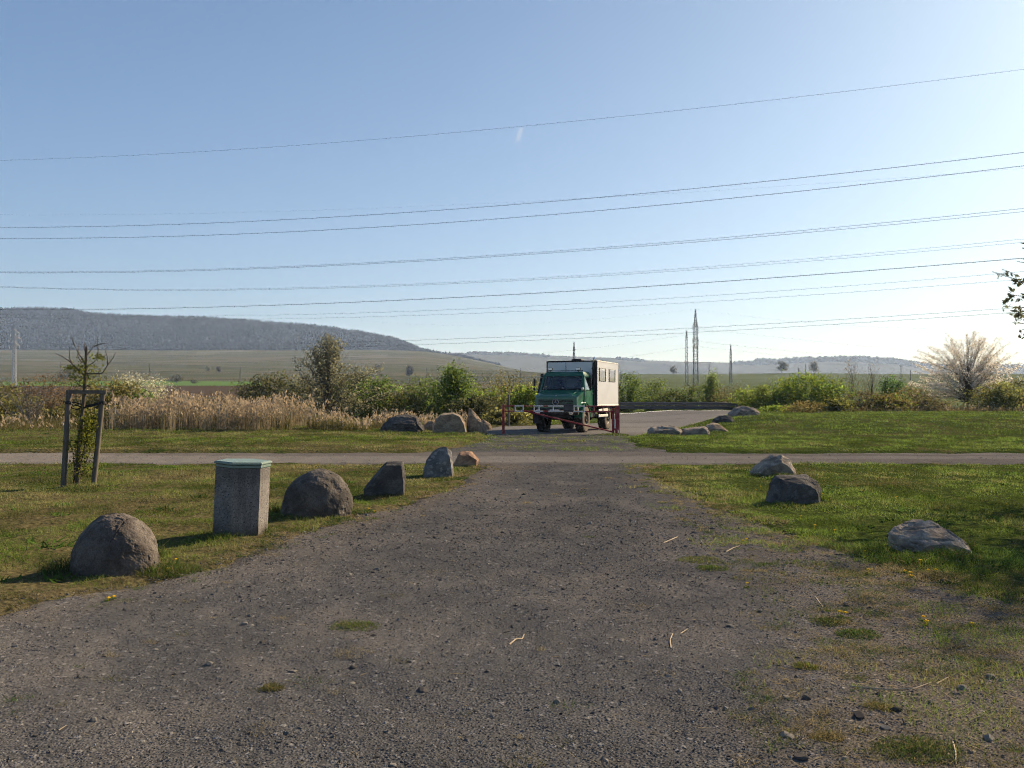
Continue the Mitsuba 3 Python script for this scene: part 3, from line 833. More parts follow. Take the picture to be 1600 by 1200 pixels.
# ------------------------------------------------------------------ rocks
scene['material_rock'] = {'type': 'twosided', 'bsdf': {'type': 'bumpmap', 'scale': 1.0,
    'arbitrary': proc(lambda p, n, uv: 0.022 * fbm(p.x * 13, p.y * 13, p.z * 13, 3) + 0.006 * noise(p.x * 80, p.y * 80, p.z * 80), 3e-3),
    'bsdf': {'type': 'principled', 'base_color': {'type': 'mesh_attribute', 'name': 'vertex_color'}, 'roughness': 0.95, 'specular': 0.08}}}
ROCKS = {'dome': ((0.118, 0.102, 0.090), (0.205, 0.180, 0.158), (0.080, 0.068, 0.060)), 'dome_grey': ((0.108, 0.097, 0.086), (0.190, 0.170, 0.150), (0.072, 0.064, 0.057)),
         'dark': ((0.060, 0.057, 0.056), (0.110, 0.104, 0.098), (0.16, 0.15, 0.14)), 'quartz': ((0.085, 0.083, 0.082), (0.17, 0.165, 0.158), (0.36, 0.35, 0.33)),
         'tan': ((0.205, 0.155, 0.110), (0.31, 0.245, 0.18), (0.12, 0.09, 0.065)), 'red': ((0.21, 0.130, 0.088), (0.32, 0.21, 0.145), (0.15, 0.09, 0.06)),
         'grey': ((0.140, 0.118, 0.097), (0.290, 0.246, 0.200), (0.38, 0.33, 0.27))}


def rock_color(kind, v, seed):
    c0, c1, c2 = (np.array(c) for c in ROCKS[kind])
    n1 = smooth01(0.30, 0.70, meshkit.fbm(v * 5.5, 4, seed))[:, None]
    n2 = smooth01(0.56, 0.66, meshkit.fbm(v * 15, 3, seed + 1))[:, None]
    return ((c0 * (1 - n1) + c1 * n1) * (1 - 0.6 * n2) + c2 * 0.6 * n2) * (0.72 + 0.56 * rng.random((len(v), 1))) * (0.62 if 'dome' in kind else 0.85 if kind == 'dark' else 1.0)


def dome(name, u0, u1, vb, h, kind, label, seed, lean=0.0, crk=1.0):
    x0, D = gp((u0 + u1) / 2, vb)
    r = (u1 - u0) / F * D / 2
    r = (u1 - u0) / F * (D + r * 0.9) / 2
    x0 = px((u0 + u1) / 2, D + r * 0.92)
    v = trimesh.creation.icosphere(subdivisions=6)
    p = np.array(v.vertices)
    q = np.sign(p) * np.abs(p) ** np.array([1.0, 1.0, 0.92])
    q[:, :2] *= (1 + 0.04 * np.sin(np.clip(p[:, 2], 0, 1) * np.pi))[:, None]
    q[:, 0] += lean * (q[:, 2])
    q = q * np.array([r, r * 0.95, h])
    nrm = p
    d = (meshkit.fbm(p * 1.6 + seed, 3, seed) - 0.5) * 0.17 * r + (meshkit.fbm(p * 7 + seed, 3, seed + 1) - 0.5) * 0.020 * r + (meshkit.fbm(p * 24, 2, seed + 4) - 0.5) * 0.012 * r
    pit = smooth01(0.66, 0.74, meshkit.noise(p * 9 + seed, seed + 2))
    d -= 0.02 * r * pit
    crack = np.abs((p[:, 0] * 0.9 - p[:, 2] * 0.25 - 0.08) + 0.10 * (meshkit.fbm(p * 5, 3, seed + 3) - 0.5))
    line = smooth01(0.010, 0.003, crack) * (p[:, 2] > 0.55) * (p[:, 2] < 0.93) * (p[:, 1] < 0.3)
    d -= 0.016 * r * line * crk
    q = q + nrm * d[:, None]
    q[:, 2] = np.where(q[:, 2] < 0, q[:, 2] * 0.3, q[:, 2])
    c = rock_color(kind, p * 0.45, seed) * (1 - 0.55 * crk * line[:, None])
    q = q + np.array([x0, D + r * 0.92, float(zg(np.array([x0]), np.array([D]))[0]) - 0.01])
    k = obj(name, trimesh.Trimesh(q, v.faces, process=False), 'material_rock', smooth=True, color=c)
    tag(k, label, 'rock')


def rock(name, u0, u1, vb, prof, depth, material, label, seed, group=None, rough=0.05, edge=None, taper=(0.72, 1.0, 1.0, 0.70), htap=(0.55, 0.95, 1.0, 0.62), skew=0.0, smooth=38, cracks=0.0, cuts=0):
    """prof: outline (0..1 across, 0..1 up) drawn from the photo, given its own depth; the back and front slices are smaller"""
    r = np.random.default_rng(seed)
    x0, D = gp((u0 + u1) / 2, vb)
    w = (u1 - u0) / F * D
    P = np.array(prof, float)
    hgt = P[:, 1].max() * 1.0
    pts = []
    for s, tp, ht in zip((-0.5, -0.18, 0.2, 0.5), taper, htap):
        q = P.copy()
        q[:, 0] = 0.5 + (q[:, 0] - 0.5) * tp + skew * s
        q[:, 1] = q[:, 1] * ht
        q += r.normal(size=q.shape) * 0.018
        for a in q:
            pts.append([(a[0] - 0.5) * w, s * depth * w, a[1] * w])
        for a in (0.06, 0.94):
            pts.append([(0.5 + (a - 0.5) * tp - 0.5) * w, s * depth * w, -0.12 * w])
    m = trimesh.convex.convex_hull(np.array(pts))
    for _ in range(cuts):
        n = r.normal(size=3); n[2] = abs(n[2]) * 0.6; n /= np.linalg.norm(n)
        d = (m.vertices @ n).max() * (0.80 + 0.10 * r.random())
        m = trimesh.intersections.slice_mesh_plane(m, -n, n * d, cap=False)
        m = trimesh.convex.convex_hull(m.vertices)
    e = edge or max(w / 30, D * 0.0020)
    v, f = trimesh.remesh.subdivide_to_size(m.vertices, m.faces, e, max_iter=12)
    m = trimesh.Trimesh(v, f); m.merge_vertices()
    trimesh.smoothing.filter_taubin(m, iterations=4)
    n = m.vertex_normals
    sc = 2.4 / w
    d = (meshkit.fbm(m.vertices * sc + seed * 3.1, 4, seed) - 0.5) * rough * w * 2.2 + (np.abs(meshkit.fbm(m.vertices * sc * 2.6 + seed, 3, seed + 5) - 0.5) - 0.12) * rough * w * 1.2
    if cracks:
        k = np.abs(meshkit.fbm(m.vertices * sc * np.array([0.7, 0.7, 3.2]) + 9, 3, seed + 7) - 0.5)
        d -= cracks * w * smooth01(0.05, 0.0, k)
    m.vertices = m.vertices + n * d[:, None]
    vv = m.vertices + np.array([px((u0 + u1) / 2, D + depth * w * 0.25), D + depth * w * 0.25, 0.0])
    vv[:, 2] += float(zg(np.array([x0]), np.array([D]))[0]) - 0.02
    m = trimesh.Trimesh(vv, m.faces, process=False)
    k = obj(name, m, 'material_rock', smooth=True, color=rock_color(material, m.vertices * 1.0, seed))
    tag(k, label, 'rock', group)
    return k


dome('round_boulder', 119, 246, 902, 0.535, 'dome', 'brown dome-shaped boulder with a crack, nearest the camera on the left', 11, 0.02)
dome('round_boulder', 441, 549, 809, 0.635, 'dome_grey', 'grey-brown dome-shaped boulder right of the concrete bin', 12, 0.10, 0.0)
rock('angular_rock', 569, 636, 775, [(0, .13), (.03, .26), (.16, .42), (.46, .80), (.55, .80), (.94, .82), (.93, .6), (.99, .40), (1, .12), (.98, 0), (0.02, 0)], 0.7, 'dark', 'dark wedge-shaped rock with a pale right edge, third in the left row', 13, None, 0.020, taper=(.92, 1, .9, .7), htap=(.90, 1, .85, .55), cuts=1)
rock('angular_rock', 662, 710, 743, [(0, 0), (0.02, .3), (.1, .58), (.3, .88), (.52, .99), (.74, .99), (.92, .84), (.97, .5), (1, .1), (1, 0)], 0.8, 'quartz', 'upright rock with a pale mottled lower face, fourth in the left row', 14, None, 0.030, taper=(.95, 1, .95, .7), htap=(.62, 1, .95, .6), cuts=2)
rock('angular_rock', 709, 748, 727, [(0, .1), (.22, .58), (.30, .60), (.68, .60), (1, .32), (.94, .05), (.9, 0), (.05, 0)], 0.85, 'red', 'small reddish block with a lit flat top, farthest of the left row', 15, None, 0.012, taper=(.9, 1, 1, .9), htap=(.75, .95, 1, .95))
rock('slab_rock', 594, 666, 678, [(0, .03), (.1, .2), (.17, .36), (.5, .385), (.8, .36), (.92, .27), (1, .15), (.97, .02), (.9, 0), (.04, 0)], 0.55, 'dark', 'long dark layered slab, leftmost of the rocks beside the barrier', 16, None, 0.045, cuts=2, cracks=0.02)
rock('small_rock', 663, 679, 675, [(0, 0), (0, .5), (.4, .95), (.8, 1.0), (1, .6), (1, 0)], 0.8, 'tan', 'small rock squeezed between the dark slab and the round brown rock', 17, None, 0.03)
rock('brown_rock', 676, 730, 679, [(0, 0), (.02, .2), (.1, .44), (.26, .6), (.6, .61), (.84, .56), (.95, .35), (1, .05), (1, 0)], 0.75, 'tan', 'large rounded brown rock with a lit flat top, left of the barrier', 18, None, 0.02, htap=(.88, .95, 1, .8), taper=(.92, 1, .97, .7))
rock('leaning_slab', 730, 761, 678, [(0, 0), (0, .75), (.10, 1.22), (.22, 1.22), (.55, .8), (.95, .36), (1, .05), (1, 0)], 0.7, 'tan', 'pointed brown slab leaning beside the round brown rock', 19, None, 0.035, htap=(.75, 1, .95, .6), cracks=0.03)
rock('pale_rock', 748, 768, 671, [(0, 0), (0, .7), (.4, .85), (.9, .5), (1, .25), (1, 0)], 0.8, 'tan', 'low pale rock lying behind the pointed leaning slab', 20, None, 0.03)
rock('flat_rock', 1012, 1066, 682, [(0, .05), (.02, .15), (.12, .24), (.4, .30), (.75, .28), (.95, .18), (1, .1), (.98, 0), (.02, 0)], 0.7, 'grey', 'flat grey rock at the left end of the row along the lot', 21, None, 0.04, cracks=0.025, htap=(.6, .95, 1, .9))
rock('flat_rock', 1064, 1108, 682, [(0, .08), (.1, .22), (.4, .28), (.75, .34), (.95, .3), (1, .12), (1, 0), (.02, 0)], 0.6, 'grey', 'low dark grey rock second from the left along the lot', 22, None, 0.03, cracks=0.02, htap=(.8, .95, 1, .9))
rock('flat_rock', 1103, 1137, 677, [(0, .25), (.3, .40), (.6, .36), (.9, .14), (1, .04), (.95, 0), (.1, 0)], 0.9, 'tan', 'flat tan tilted rock third from the left along the lot', 23, None, 0.03, htap=(.5, .9, 1, 1))
rock('flat_rock', 1113, 1146, 667, [(0, 0), (.05, .18), (.3, .33), (.6, .37), (.85, .3), (1, .08), (1, 0)], 0.7, 'dark', 'dark rock fourth along the lot, behind the flat tan rock', 24, None, 0.035)
rock('flat_rock', 1137, 1187, 660, [(0, 0), (.05, .08), (.25, .25), (.5, .32), (.78, .26), (.97, .12), (1, 0)], 0.6, 'grey', 'farthest long grey rock at the end of the lot by the hedge', 25, None, 0.035, cracks=.02)
rock('field_rock', 1172, 1241, 744, [(0, .1), (.1, .22), (.35, .36), (.52, .51), (.62, .51), (.8, .42), (.95, .2), (1, .03), (1, 0), (.02, 0)], 0.7, 'grey', 'pointed grey rock in the right lawn by the road edge', 26, None, 0.045, htap=(.6, .95, 1, .6), cuts=1)
rock('field_rock', 1197, 1280, 787, [(0, .02), (.1, .32), (.2, .47), (.6, .53), (.78, .52), (.93, .42), (1, .28), (.99, .05), (.95, 0), (.05, 0)], 0.8, 'dark', 'dark rounded rock with weeds growing on it, middle of the right lawn', 27, None, 0.035, htap=(.72, .93, 1, .75), cuts=1)
rock('field_rock', 1394, 1502, 862, [(0, .13), (.02, .2), (.13, .29), (.33, .37), (.5, .40), (.66, .38), (.82, .30), (.95, .19), (1, .1), (1, 0), (.02, 0)], 1.0, 'grey', 'low mottled grey rock in the grass at the right, nearest the camera', 28, None, 0.040, htap=(.45, .80, 1, .95), cracks=.03, edge=0.028)

# ------------------------------------------------------------------ concrete litter bin
def aggregate(p, n, uv):
    a, b, r = voronoi((p.x + p.y * 0.7) * 75, (p.z + p.y * 0.4) * 75)
    base = mix(mi.Color3f(0.29, 0.27, 0.255), mi.Color3f(0.40, 0.375, 0.35), fbm(p.x * 5, p.y * 5, p.z * 5, 3))
    c = base * (0.62 + 0.62 * r)
    spot = smoothstep(0.86, 0.90, r) * smoothstep(0.5, 0.4, a)
    c = mix(c, mi.Color3f(0.09, 0.085, 0.08), spot)
    top_tone = smoothstep(0.66, 0.74, p.z + 0.12 * noise(p.x * 14, p.y * 14)) * 0.25  # concrete darker towards the top, with an uneven border
    streak = smoothstep(0.55, 0.75, noise(p.x * 26 + p.y * 18, 3.0, p.z * 1.3)) * 0.22
    foot = smoothstep(0.22, 0.02, p.z + 0.16 * fbm(p.x * 11, p.y * 11, p.z * 5, 2) - 0.05)
    c = mix(c * (1 - top_tone) * (1 - streak), mi.Color3f(0.085, 0.075, 0.055), foot * 0.7)
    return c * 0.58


def aggregate_h(p, n, uv):
    a, b, r = voronoi((p.x + p.y * 0.7) * 75, (p.z + p.y * 0.4) * 75)
    return 0.005 * dr.maximum(0, 0.6 - a) * (0.3 + r)


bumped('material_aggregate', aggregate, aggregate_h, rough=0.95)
mat('material_green_lid', proc(lambda p, n, uv: mix(mi.Color3f(0.105, 0.165, 0.140), mi.Color3f(0.165, 0.225, 0.195), fbm(p.x * 9, p.y * 9, p.z * 9, 3))), 0.45, spec=0.5)
mat('material_dark_metal', (0.02, 0.02, 0.021), 0.5, 0.3)


def hexa(R_, z0, z1, bev=0.012, a0=math.radians(90)):
    p = []
    for k in range(6):
        a = a0 + k * math.pi / 3
        for rr, z in ((R_ - bev, z0), (R_, z0 + bev), (R_, z1 - bev), (R_ - bev, z1)):
            p.append([rr * math.cos(a), rr * math.sin(a), z])
    return hull(p)


bin_key = new('litter_bin')
bx, bD = -3.275, 10.30
view = math.atan2(bx, bD)
hx = math.radians(-90 + 7.9) - view + math.radians(30)
bz = float(zg(np.array([bx]), np.array([bD]))[0])
tilt = dict(t=(bx, bD, bz - 0.03), ry=math.radians(2.1))
body = manifold3d.Manifold.hull_points(hexa(0.318, 0, 0.830, 0.012, hx).vertices) - manifold3d.Manifold.hull_points(hexa(0.265, 0.10, 1.0, 0.002, hx).vertices)
mm = body.to_mesh()
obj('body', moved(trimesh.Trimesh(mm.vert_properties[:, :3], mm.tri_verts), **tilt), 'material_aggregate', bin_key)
obj('rim', moved(hexa(0.326, 0.831, 0.862, 0.004, hx), **tilt), 'material_green_lid', bin_key)
lid = obj('lid', moved(join([hexa(0.338, 0.868, 0.892, 0.005, hx), hexa(0.322, 0.890, 0.900, 0.003, hx)]), **tilt), 'material_green_lid', bin_key)
ha = hx + math.radians(180)
obj('hinge', moved(cham(0.12, 0.03, 0.03, 0.005, (0.325 * math.cos(ha), 0.325 * math.sin(ha), 0.875)), **tilt), 'material_dark_metal', lid)
tag(bin_key, 'hexagonal washed-concrete litter bin with a pale green metal lid', 'litter bin')

# ------------------------------------------------------------------ staked young tree and its frame
mat('material_weathered_wood', proc(lambda p, n, uv: mix(mi.Color3f(0.085, 0.072, 0.060), mi.Color3f(0.17, 0.148, 0.125), fbm(p.x * 60, p.y * 60, p.z * 3, 3))), 0.9, spec=0.2)
mat('material_black_strap', (0.012, 0.012, 0.013), 0.6)


def P3(u, v, D):
    return np.array([px(u, D), D, CAMZ + (HOR - v) / F * D])


SD = 15.9
fr = new('tree_stake_frame')
for a, b, dy in (((107.5, 612), (100, 764), -0.10), ((161, 612), (147, 762), 0.10)):
    obj('stake', tube([P3(*b, SD + dy), (P3(*a, SD + dy) + P3(*b, SD + dy)) / 2, P3(*a, SD + dy)], [0.050, 0.048, 0.046], 12), 'material_weathered_wood', fr, smooth=40)
A_, B_ = P3(103.5, 612.5, SD - 0.11), P3(166, 612.5, SD + 0.09)
obj('crossbar', bar(A_, B_, 0.075, 0.07), 'material_weathered_wood', fr)
tk = lambda u, v, dy=0: P3(u, v, SD + dy)
for pts in ([tk(107, 629, -.16), tk(117, 633), tk(129, 636, -.02), tk(131, 633, .04), tk(118, 629, .02), tk(107, 628, -.05)], [tk(106, 630, -.15), tk(113, 638), tk(121, 640), tk(129, 636, -.03)],
            [tk(160, 629, .05), tk(148, 633), tk(131, 637, -.03), tk(128, 635, .04), tk(147, 632, .06), tk(160, 628, .14)]):
    obj('strap', tube(pts, 0.014, 6), 'material_black_strap', fr, smooth=40)
for u, dy in ((107, -.10), (160.2, .10)):
    obj('strap_band', moved(lathe([[0.052, -0.025], [0.060, -0.025], [0.060, 0.025], [0.052, 0.025], [0.052, -0.025]], 16), P3(u, 629, SD + dy)), 'material_black_strap', fr)
tag(fr, 'two weathered wooden stakes joined by a crossbar around a young tree', 'tree stakes')

yt = new('young_tree')
trunk = [P3(122, 760, SD), P3(123, 720, SD), P3(127, 660, SD), P3(131, 625, SD), P3(133, 590, SD), P3(134, 562, SD), P3(134.5, 541, SD)]
obj('trunk', tube(trunk, [0.048, 0.042, 0.038, 0.034, 0.030, 0.026, 0.018], 8), 'material_bark', yt, smooth=50)
limbs = [[(132, 607), (122, 600), (119, 594)], [(133, 588), (122, 578), (110, 566), (97, 557), (86, 552)], [(133, 584), (148, 584), (160, 583), (168, 570), (176, 560), (180, 551)],
         [(134, 574), (146, 566), (157, 556)], [(134, 570), (128, 560), (122, 552), (116, 540)], [(134, 556), (141, 548), (147, 538)], [(134, 565), (127, 566), (121, 556), (123, 535)],
         [(151, 561), (153, 548), (151, 524)], [(147, 541), (157, 537), (168, 536)], [(168, 570), (167, 556), (163, 545)], [(134, 604), (142, 600), (150, 597)], [(113, 569), (108, 560), (108, 540)],
         [(116, 540), (112, 530), (110, 526)], [(134, 552), (131, 545), (132, 534)]]
for k, L in enumerate(limbs):
    ds = np.cumsum(np.concatenate([[0], rng.normal(0, 0.05, len(L) - 1)]))
    obj('branch', tube([P3(u, v, SD + d) for (u, v), d in zip(L, ds)], np.linspace(0.017 if len(L) > 3 else 0.012, 0.004, len(L)), 6), 'material_bark', yt, smooth=50)
cl, cc = [], []
for u, v, su, sv, n in ((134, 592, 11, 7, 190), (126, 577, 9, 6, 130), (147, 577, 8, 6, 90), (112, 574, 6, 2.0, 110), (121, 592, 6, 5, 60), (150, 557, 5, 3, 60), (158, 558, 3, 2, 30), (133, 566, 5, 8, 40)):
    c = np.stack([px(u + rng.normal(0, su, n), SD), SD + rng.normal(0, 0.11, n), CAMZ + (HOR - (v + rng.normal(0, sv, n))) / F * SD], 1)
    cl.append(c); cc.append(np.array([[0.135, 0.150, 0.028]]) * (0.6 + 0.8 * rng.random((n, 1))))
m, c = leaf_quads(np.concatenate(cl), 0.026, np.concatenate(cc))
obj('crown', m, 'material_leaf', yt, color=c)
tag(yt, 'young pollarded tree with sparse fresh leaves held between two stakes', 'tree')
cl, cc = [], []
iv = new('ivy_shrub')
for u, v, su, sv, n in ((139, 668, 8, 14, 400), (133, 690, 8, 12, 330), (116, 697, 5, 8, 130), (131, 716, 7, 9, 170), (121, 722, 4, 10, 120), (133, 738, 6, 8, 110), (143, 655, 5, 6, 160), (126, 655, 3, 10, 90)):
    c = np.stack([px(u + rng.normal(0, su, n) * 0.8, SD), SD + 0.02 + rng.normal(0, 0.13, n), CAMZ + (HOR - (v + rng.normal(0, sv, n) * 0.8)) / F * SD], 1)
    cl.append(c); cc.append(np.array([[0.130, 0.145, 0.025]]) * (0.5 + 0.9 * rng.random((n, 1))))
m, c = leaf_quads(np.concatenate(cl), 0.030, np.concatenate(cc))
obj('foliage', m, 'material_leaf', iv, color=c)
for L in ([(119, 758), (117, 730), (114, 700)], [(116, 756), (118, 720), (120, 690)], [(124, 756), (138, 715), (131, 700)], [(122, 754), (134, 690), (140, 665)]):
    obj('stem', tube([P3(u, v, SD + 0.05) for u, v in L], [0.012, 0.010, 0.006], 5), 'material_bark', iv, smooth=50)
tag(iv, 'leafy yellow-green shoots climbing the trunk between the two stakes', 'climbing shrub')

# ------------------------------------------------------------------ the truck: built in its own space (x across, y to the rear, z up)
mat('material_green_paint', (0.006, 0.088, 0.047), 0.26, 0.0, 0.5, clearcoat=0.6, clearcoat_gloss=0.9)
mat('material_box_white', proc(lambda p, n, uv: mix(mi.Color3f(0.53, 0.54, 0.55), mi.Color3f(0.46, 0.44, 0.41), smoothstep(2.3, 1.1, p.z + 0.5 * noise(p.x * 3, p.y * 3, p.z * 1.5)) * (0.35 + 0.5 * noise(p.x * 9, p.y * 9, p.z * 2)))), 0.55, spec=0.35)
mat('material_box_front', (0.50, 0.53, 0.56), 0.30, 0.3, 0.5)
mat('material_black', (0.012, 0.012, 0.013), 0.55)
mat('material_seat', (0.03, 0.03, 0.033), 0.85)
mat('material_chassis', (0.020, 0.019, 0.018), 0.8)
mat('material_tyre', (0.030, 0.028, 0.026), 0.9)
mat('material_dusty_tyre', (0.165, 0.135, 0.105), 0.95, spec=0.1)
mat('material_rim', (0.05, 0.05, 0.05), 0.6, 0.2)
mat('material_chrome', (0.75, 0.75, 0.74), 0.18, 1.0)
mat('material_pale_steel', (0.62, 0.58, 0.50), 0.5, 0.1)
mat('material_lamp_glass', (0.70, 0.70, 0.68), 0.15, 0.3, 0.6)
mat('material_orange_lens', (0.65, 0.20, 0.02), 0.3)
mat('material_rear_view', (0.35, 0.38, 0.40), 0.05, 1.0)
mat('material_blind', (0.50, 0.50, 0.48), 0.8)
scene['material_glass'] = {'type': 'thindielectric', 'int_ior': 1.5}
scene['material_tinted_glass'] = {'type': 'thindielectric', 'int_ior': 1.5, 'specular_transmittance': rgb(0.32, 0.36, 0.36)}

TH = math.radians(21)
TX, TY = 1.96, 38.9
TZ = float(zg(np.array([3.2]), np.array([40.8]))[0]) + 0.01
TM = T().translate([TX, TY, TZ]).rotate([0, 0, 1], -21)
TR = new('truck')


def tp(name, m, mt, parent=TR, smooth=False):
    return obj(name, m, mt, parent, smooth=smooth, to_world=TM)


def M3(m):
    return manifold3d.Manifold(manifold3d.Mesh(np.asarray(m.vertices, np.float32), np.asarray(m.faces, np.uint32)))


def T3(m):
    q = m.to_mesh()
    return trimesh.Trimesh(q.vert_properties[:, :3], q.tri_verts, process=False)


def side_prism(pts, x0, x1):
    """(y, z) outline extended across from x0 to x1"""
    m = trimesh.creation.extrude_polygon(sg.Polygon(pts), x1 - x0, engine='earcut')
    v = np.array(m.vertices)
    return trimesh.Trimesh(np.stack([v[:, 2] + x0, v[:, 0], v[:, 1]], 1), m.faces)


def loft(sections):
    return hull(np.vstack(sections))


# chassis
ch = tp('chassis', join([cham(0.09, 6.3, 0.22, 0.01, (s * 0.42, 3.55, 0.98)) for s in (-1, 1)] + [cham(0.75, 0.08, 0.16, 0.01, (0, y, 0.98)) for y in (0.6, 1.8, 2.9, 4.0, 5.6, 6.5)] +
        [cham(2.3, 0.06, 0.10, 0.01, (0, y, 1.11)) for y in (2.8, 3.8, 4.8, 5.8, 6.6)]), 'material_chassis')
for y in (1.15, 5.12):
    tp('axle', join([tube([[-0.9, y, 0.66], [0.9, y, 0.66]], 0.10, 10), trimesh.creation.icosphere(2, 0.24).apply_translation([0.1, y, 0.66])]), 'material_chassis')
tp('engine_block', join([cham(0.9, 1.0, 0.5, 0.05, (0, 0.95, 0.95)), cham(0.5, 0.7, 0.25, 0.04, (0, 2.0, 0.75)), tube([[0.1, 1.2, .66], [0.1, 5.0, .66]], 0.05, 8)]), 'material_chassis')
tp('fuel_tank', cham(0.45, 1.0, 0.45, 0.08, (-0.85, 3.0, 0.82)), 'material_chassis')
tp('locker', cham(0.42, 0.9, 0.42, 0.03, (0.82, 2.75, 0.86)), 'material_black')


# wheels
def wheel(x, y, sgn):
    w = new('wheel', TR)
    R_, W_ = 0.635, 0.40
    prof = [[0.33, -W_ / 2 + .03], [0.50, -W_ / 2], [0.585, -W_ / 2 + .02], [R_ - .035, -W_ / 2 + .06], [R_ - .035, W_ / 2 - .06], [0.585, W_ / 2 - .02], [0.50, W_ / 2], [0.33, W_ / 2 - .03]]
    carcass = lathe(prof, 40)
    lug = []
    for k in range(26):
        for s in (-1, 1):
            b = cham(0.075, 0.085, W_ * 0.47, 0.012)
            b = moved(b, (R_ - 0.022, 0, s * W_ * 0.24), rx=s * 0.35)
            lug.append(moved(b, rz=(k + 0.5 * (s > 0)) * 2 * math.pi / 26))
    M = trimesh.transformations.rotation_matrix(math.pi / 2, [0, 1, 0])

    def put(m):
        m = m.copy(); m.apply_transform(M)
        m.apply_translation([x, y, R_ - 0.005]); return m
    scene_k = obj('tyre', put(join([carcass] + lug)), 'material_tyre', w, smooth=30, to_world=TM)
    o = sgn
    side = lathe([[0.34, 0.012], [0.40, 0.022], [0.50, 0.020], [0.585, 0.004], [0.60, -0.02]], 40)
    if sgn < 0:
        side = moved(side, rx=math.pi)
    side.apply_translation([0, 0, sgn * W_ / 2])
    obj('dusty_sidewall', put(side), 'material_dusty_tyre', w, smooth=30, to_world=TM)
    rim = lathe([[0.02, -0.01], [0.10, 0.03], [0.14, 0.02], [0.16, -0.03], [0.26, -0.06], [0.31, -0.04], [0.335, 0.0], [0.345, 0.01], [0.335, 0.012], [0.30, -0.02]], 30)
    nuts = [moved(trimesh.creation.cylinder(0.018, 0.04, sections=6), (0.115 * math.cos(a), 0.115 * math.sin(a), 0.03)) for a in np.arange(10) * math.pi / 5]
    rim = join([rim] + nuts)
    if sgn < 0:
        rim = moved(rim, rx=math.pi)
    rim.apply_translation([0, 0, sgn * (W_ / 2 - 0.01)])
    obj('rim', put(rim), 'material_rim', w, smooth=30, to_world=TM)


for x, y, sg_ in ((-0.93, 1.15, -1), (0.95, 1.15, 1), (-0.93, 5.12, -1), (0.95, 5.12, 1)):
    wheel(x, y, sg_)

# cab shell with window openings
outer = hull([[s * a, y, z] for s in (-1, 1) for a, y, z in ((1.10, 1.02, 1.16), (1.12, 1.06, 1.92), (1.02, 1.30, 2.60), (0.96, 1.36, 2.74), (0.88, 1.50, 2.83), (0.88, 2.40, 2.85), (0.97, 2.48, 2.76), (1.12, 2.50, 1.92), (1.12, 2.50, 1.16))])
inner = hull([[s * a, y, z] for s in (-1, 1) for a, y, z in ((1.04, 1.10, 1.25), (1.05, 1.14, 1.92), (0.95, 1.37, 2.60), (0.88, 1.50, 2.74), (0.88, 2.38, 2.76), (1.05, 2.42, 1.92), (1.05, 2.42, 1.25))])
wind = hull([[s * a, y, z] for s in (-1, 1) for a, y, z in ((0.99, 0.8, 1.99), (0.99, 1.3, 1.99), (0.90, 0.9, 2.60), (0.90, 1.5, 2.60))])
sidew = hull([[x, y, z] for x in (-1.3, 1.3) for y, z in ((1.26, 2.0), (2.28, 2.0), (2.26, 2.58), (1.44, 2.58))])
rearw = hull([[x, y, z] for x in (-0.6, 0.6) for y in (2.3, 2.6) for z in (2.1, 2.5)])
cab = M3(outer) - M3(inner) - M3(wind) - M3(sidew) - M3(rearw)
cb = tp('cab', T3(cab), 'material_green_paint', smooth=25)
gl = lambda pts: trimesh.Trimesh(np.array(pts, float), [[0, 1, 2], [0, 2, 3]])
tp('windscreen', gl([[-0.985, 1.085, 1.995], [0.985, 1.085, 1.995], [0.895, 1.305, 2.595], [-0.895, 1.305, 2.595]]), 'material_tinted_glass')
tp('screen_seal', join([tube([[-0.985, 1.07, 1.99], [0.985, 1.07, 1.99], [0.895, 1.295, 2.60], [-0.895, 1.295, 2.60], [-0.985, 1.07, 1.99]], 0.018, 5), tube([[0, 1.07, 1.99], [0, 1.075, 2.0]], 0.01, 5)]), 'material_black')
for s in (-1, 1):
    w = tp('side_window', gl([[s * 1.10, 1.27, 2.0], [s * 1.10, 2.28, 2.0], [s * 0.995, 2.26, 2.57], [s * 0.995, 1.45, 2.57]]), 'material_tinted_glass')
    d = tp('door', T3(M3(hull([[s * x, y, z] for x, y, z in ((1.10, 1.20, 1.18), (1.135, 1.20, 1.22), (1.135, 2.36, 1.22), (1.10, 2.36, 1.18), (1.10, 1.24, 1.98), (1.125, 1.24, 1.96), (1.125, 2.34, 1.96), (1.10, 2.34, 1.98))]))), 'material_green_paint')
    tp('handle', cham(0.04, 0.16, 0.03, 0.008, (s * 1.15, 2.20, 1.80)), 'material_black', d)
    tp('step', cham(0.22, 0.45, 0.04, 0.01, (s * 1.06, 1.95, 0.92)), 'material_black')
    tp('rain_gutter', tube([[s * 1.00, 1.34, 2.66], [s * 1.0, 2.42, 2.68]], 0.018, 5), 'material_green_paint')
for x in (-0.5, 0.5):
    tp('seat', join([cham(0.52, 0.5, 0.16, 0.05, (x, 1.95, 1.52)), cham(0.50, 0.14, 0.72, 0.05, (x, 2.26, 1.90)), cham(0.28, 0.10, 0.2, 0.04, (x, 2.27, 2.38))]), 'material_seat')
tp('dashboard', cham(1.98, 0.30, 0.30, 0.06, (0, 1.33, 1.78)), 'material_seat')
tp('cab_floor', cham(1.98, 1.2, 0.1, 0.02, (0, 1.80, 1.33)), 'material_seat')
tp('steering_wheel', moved(trimesh.creation.torus(0.21, 0.018, major_sections=20, minor_sections=6), (0.5, 1.56, 1.93), rx=-0.9), 'material_black')
for x in (-0.45, 0.35):
    tp('wiper', join([bar([x, 1.055, 1.985], [x + 0.42, 1.085, 2.06], 0.014), bar([x + 0.15, 1.07, 2.02], [x + 0.66, 1.085, 2.03], 0.012)]), 'material_black')
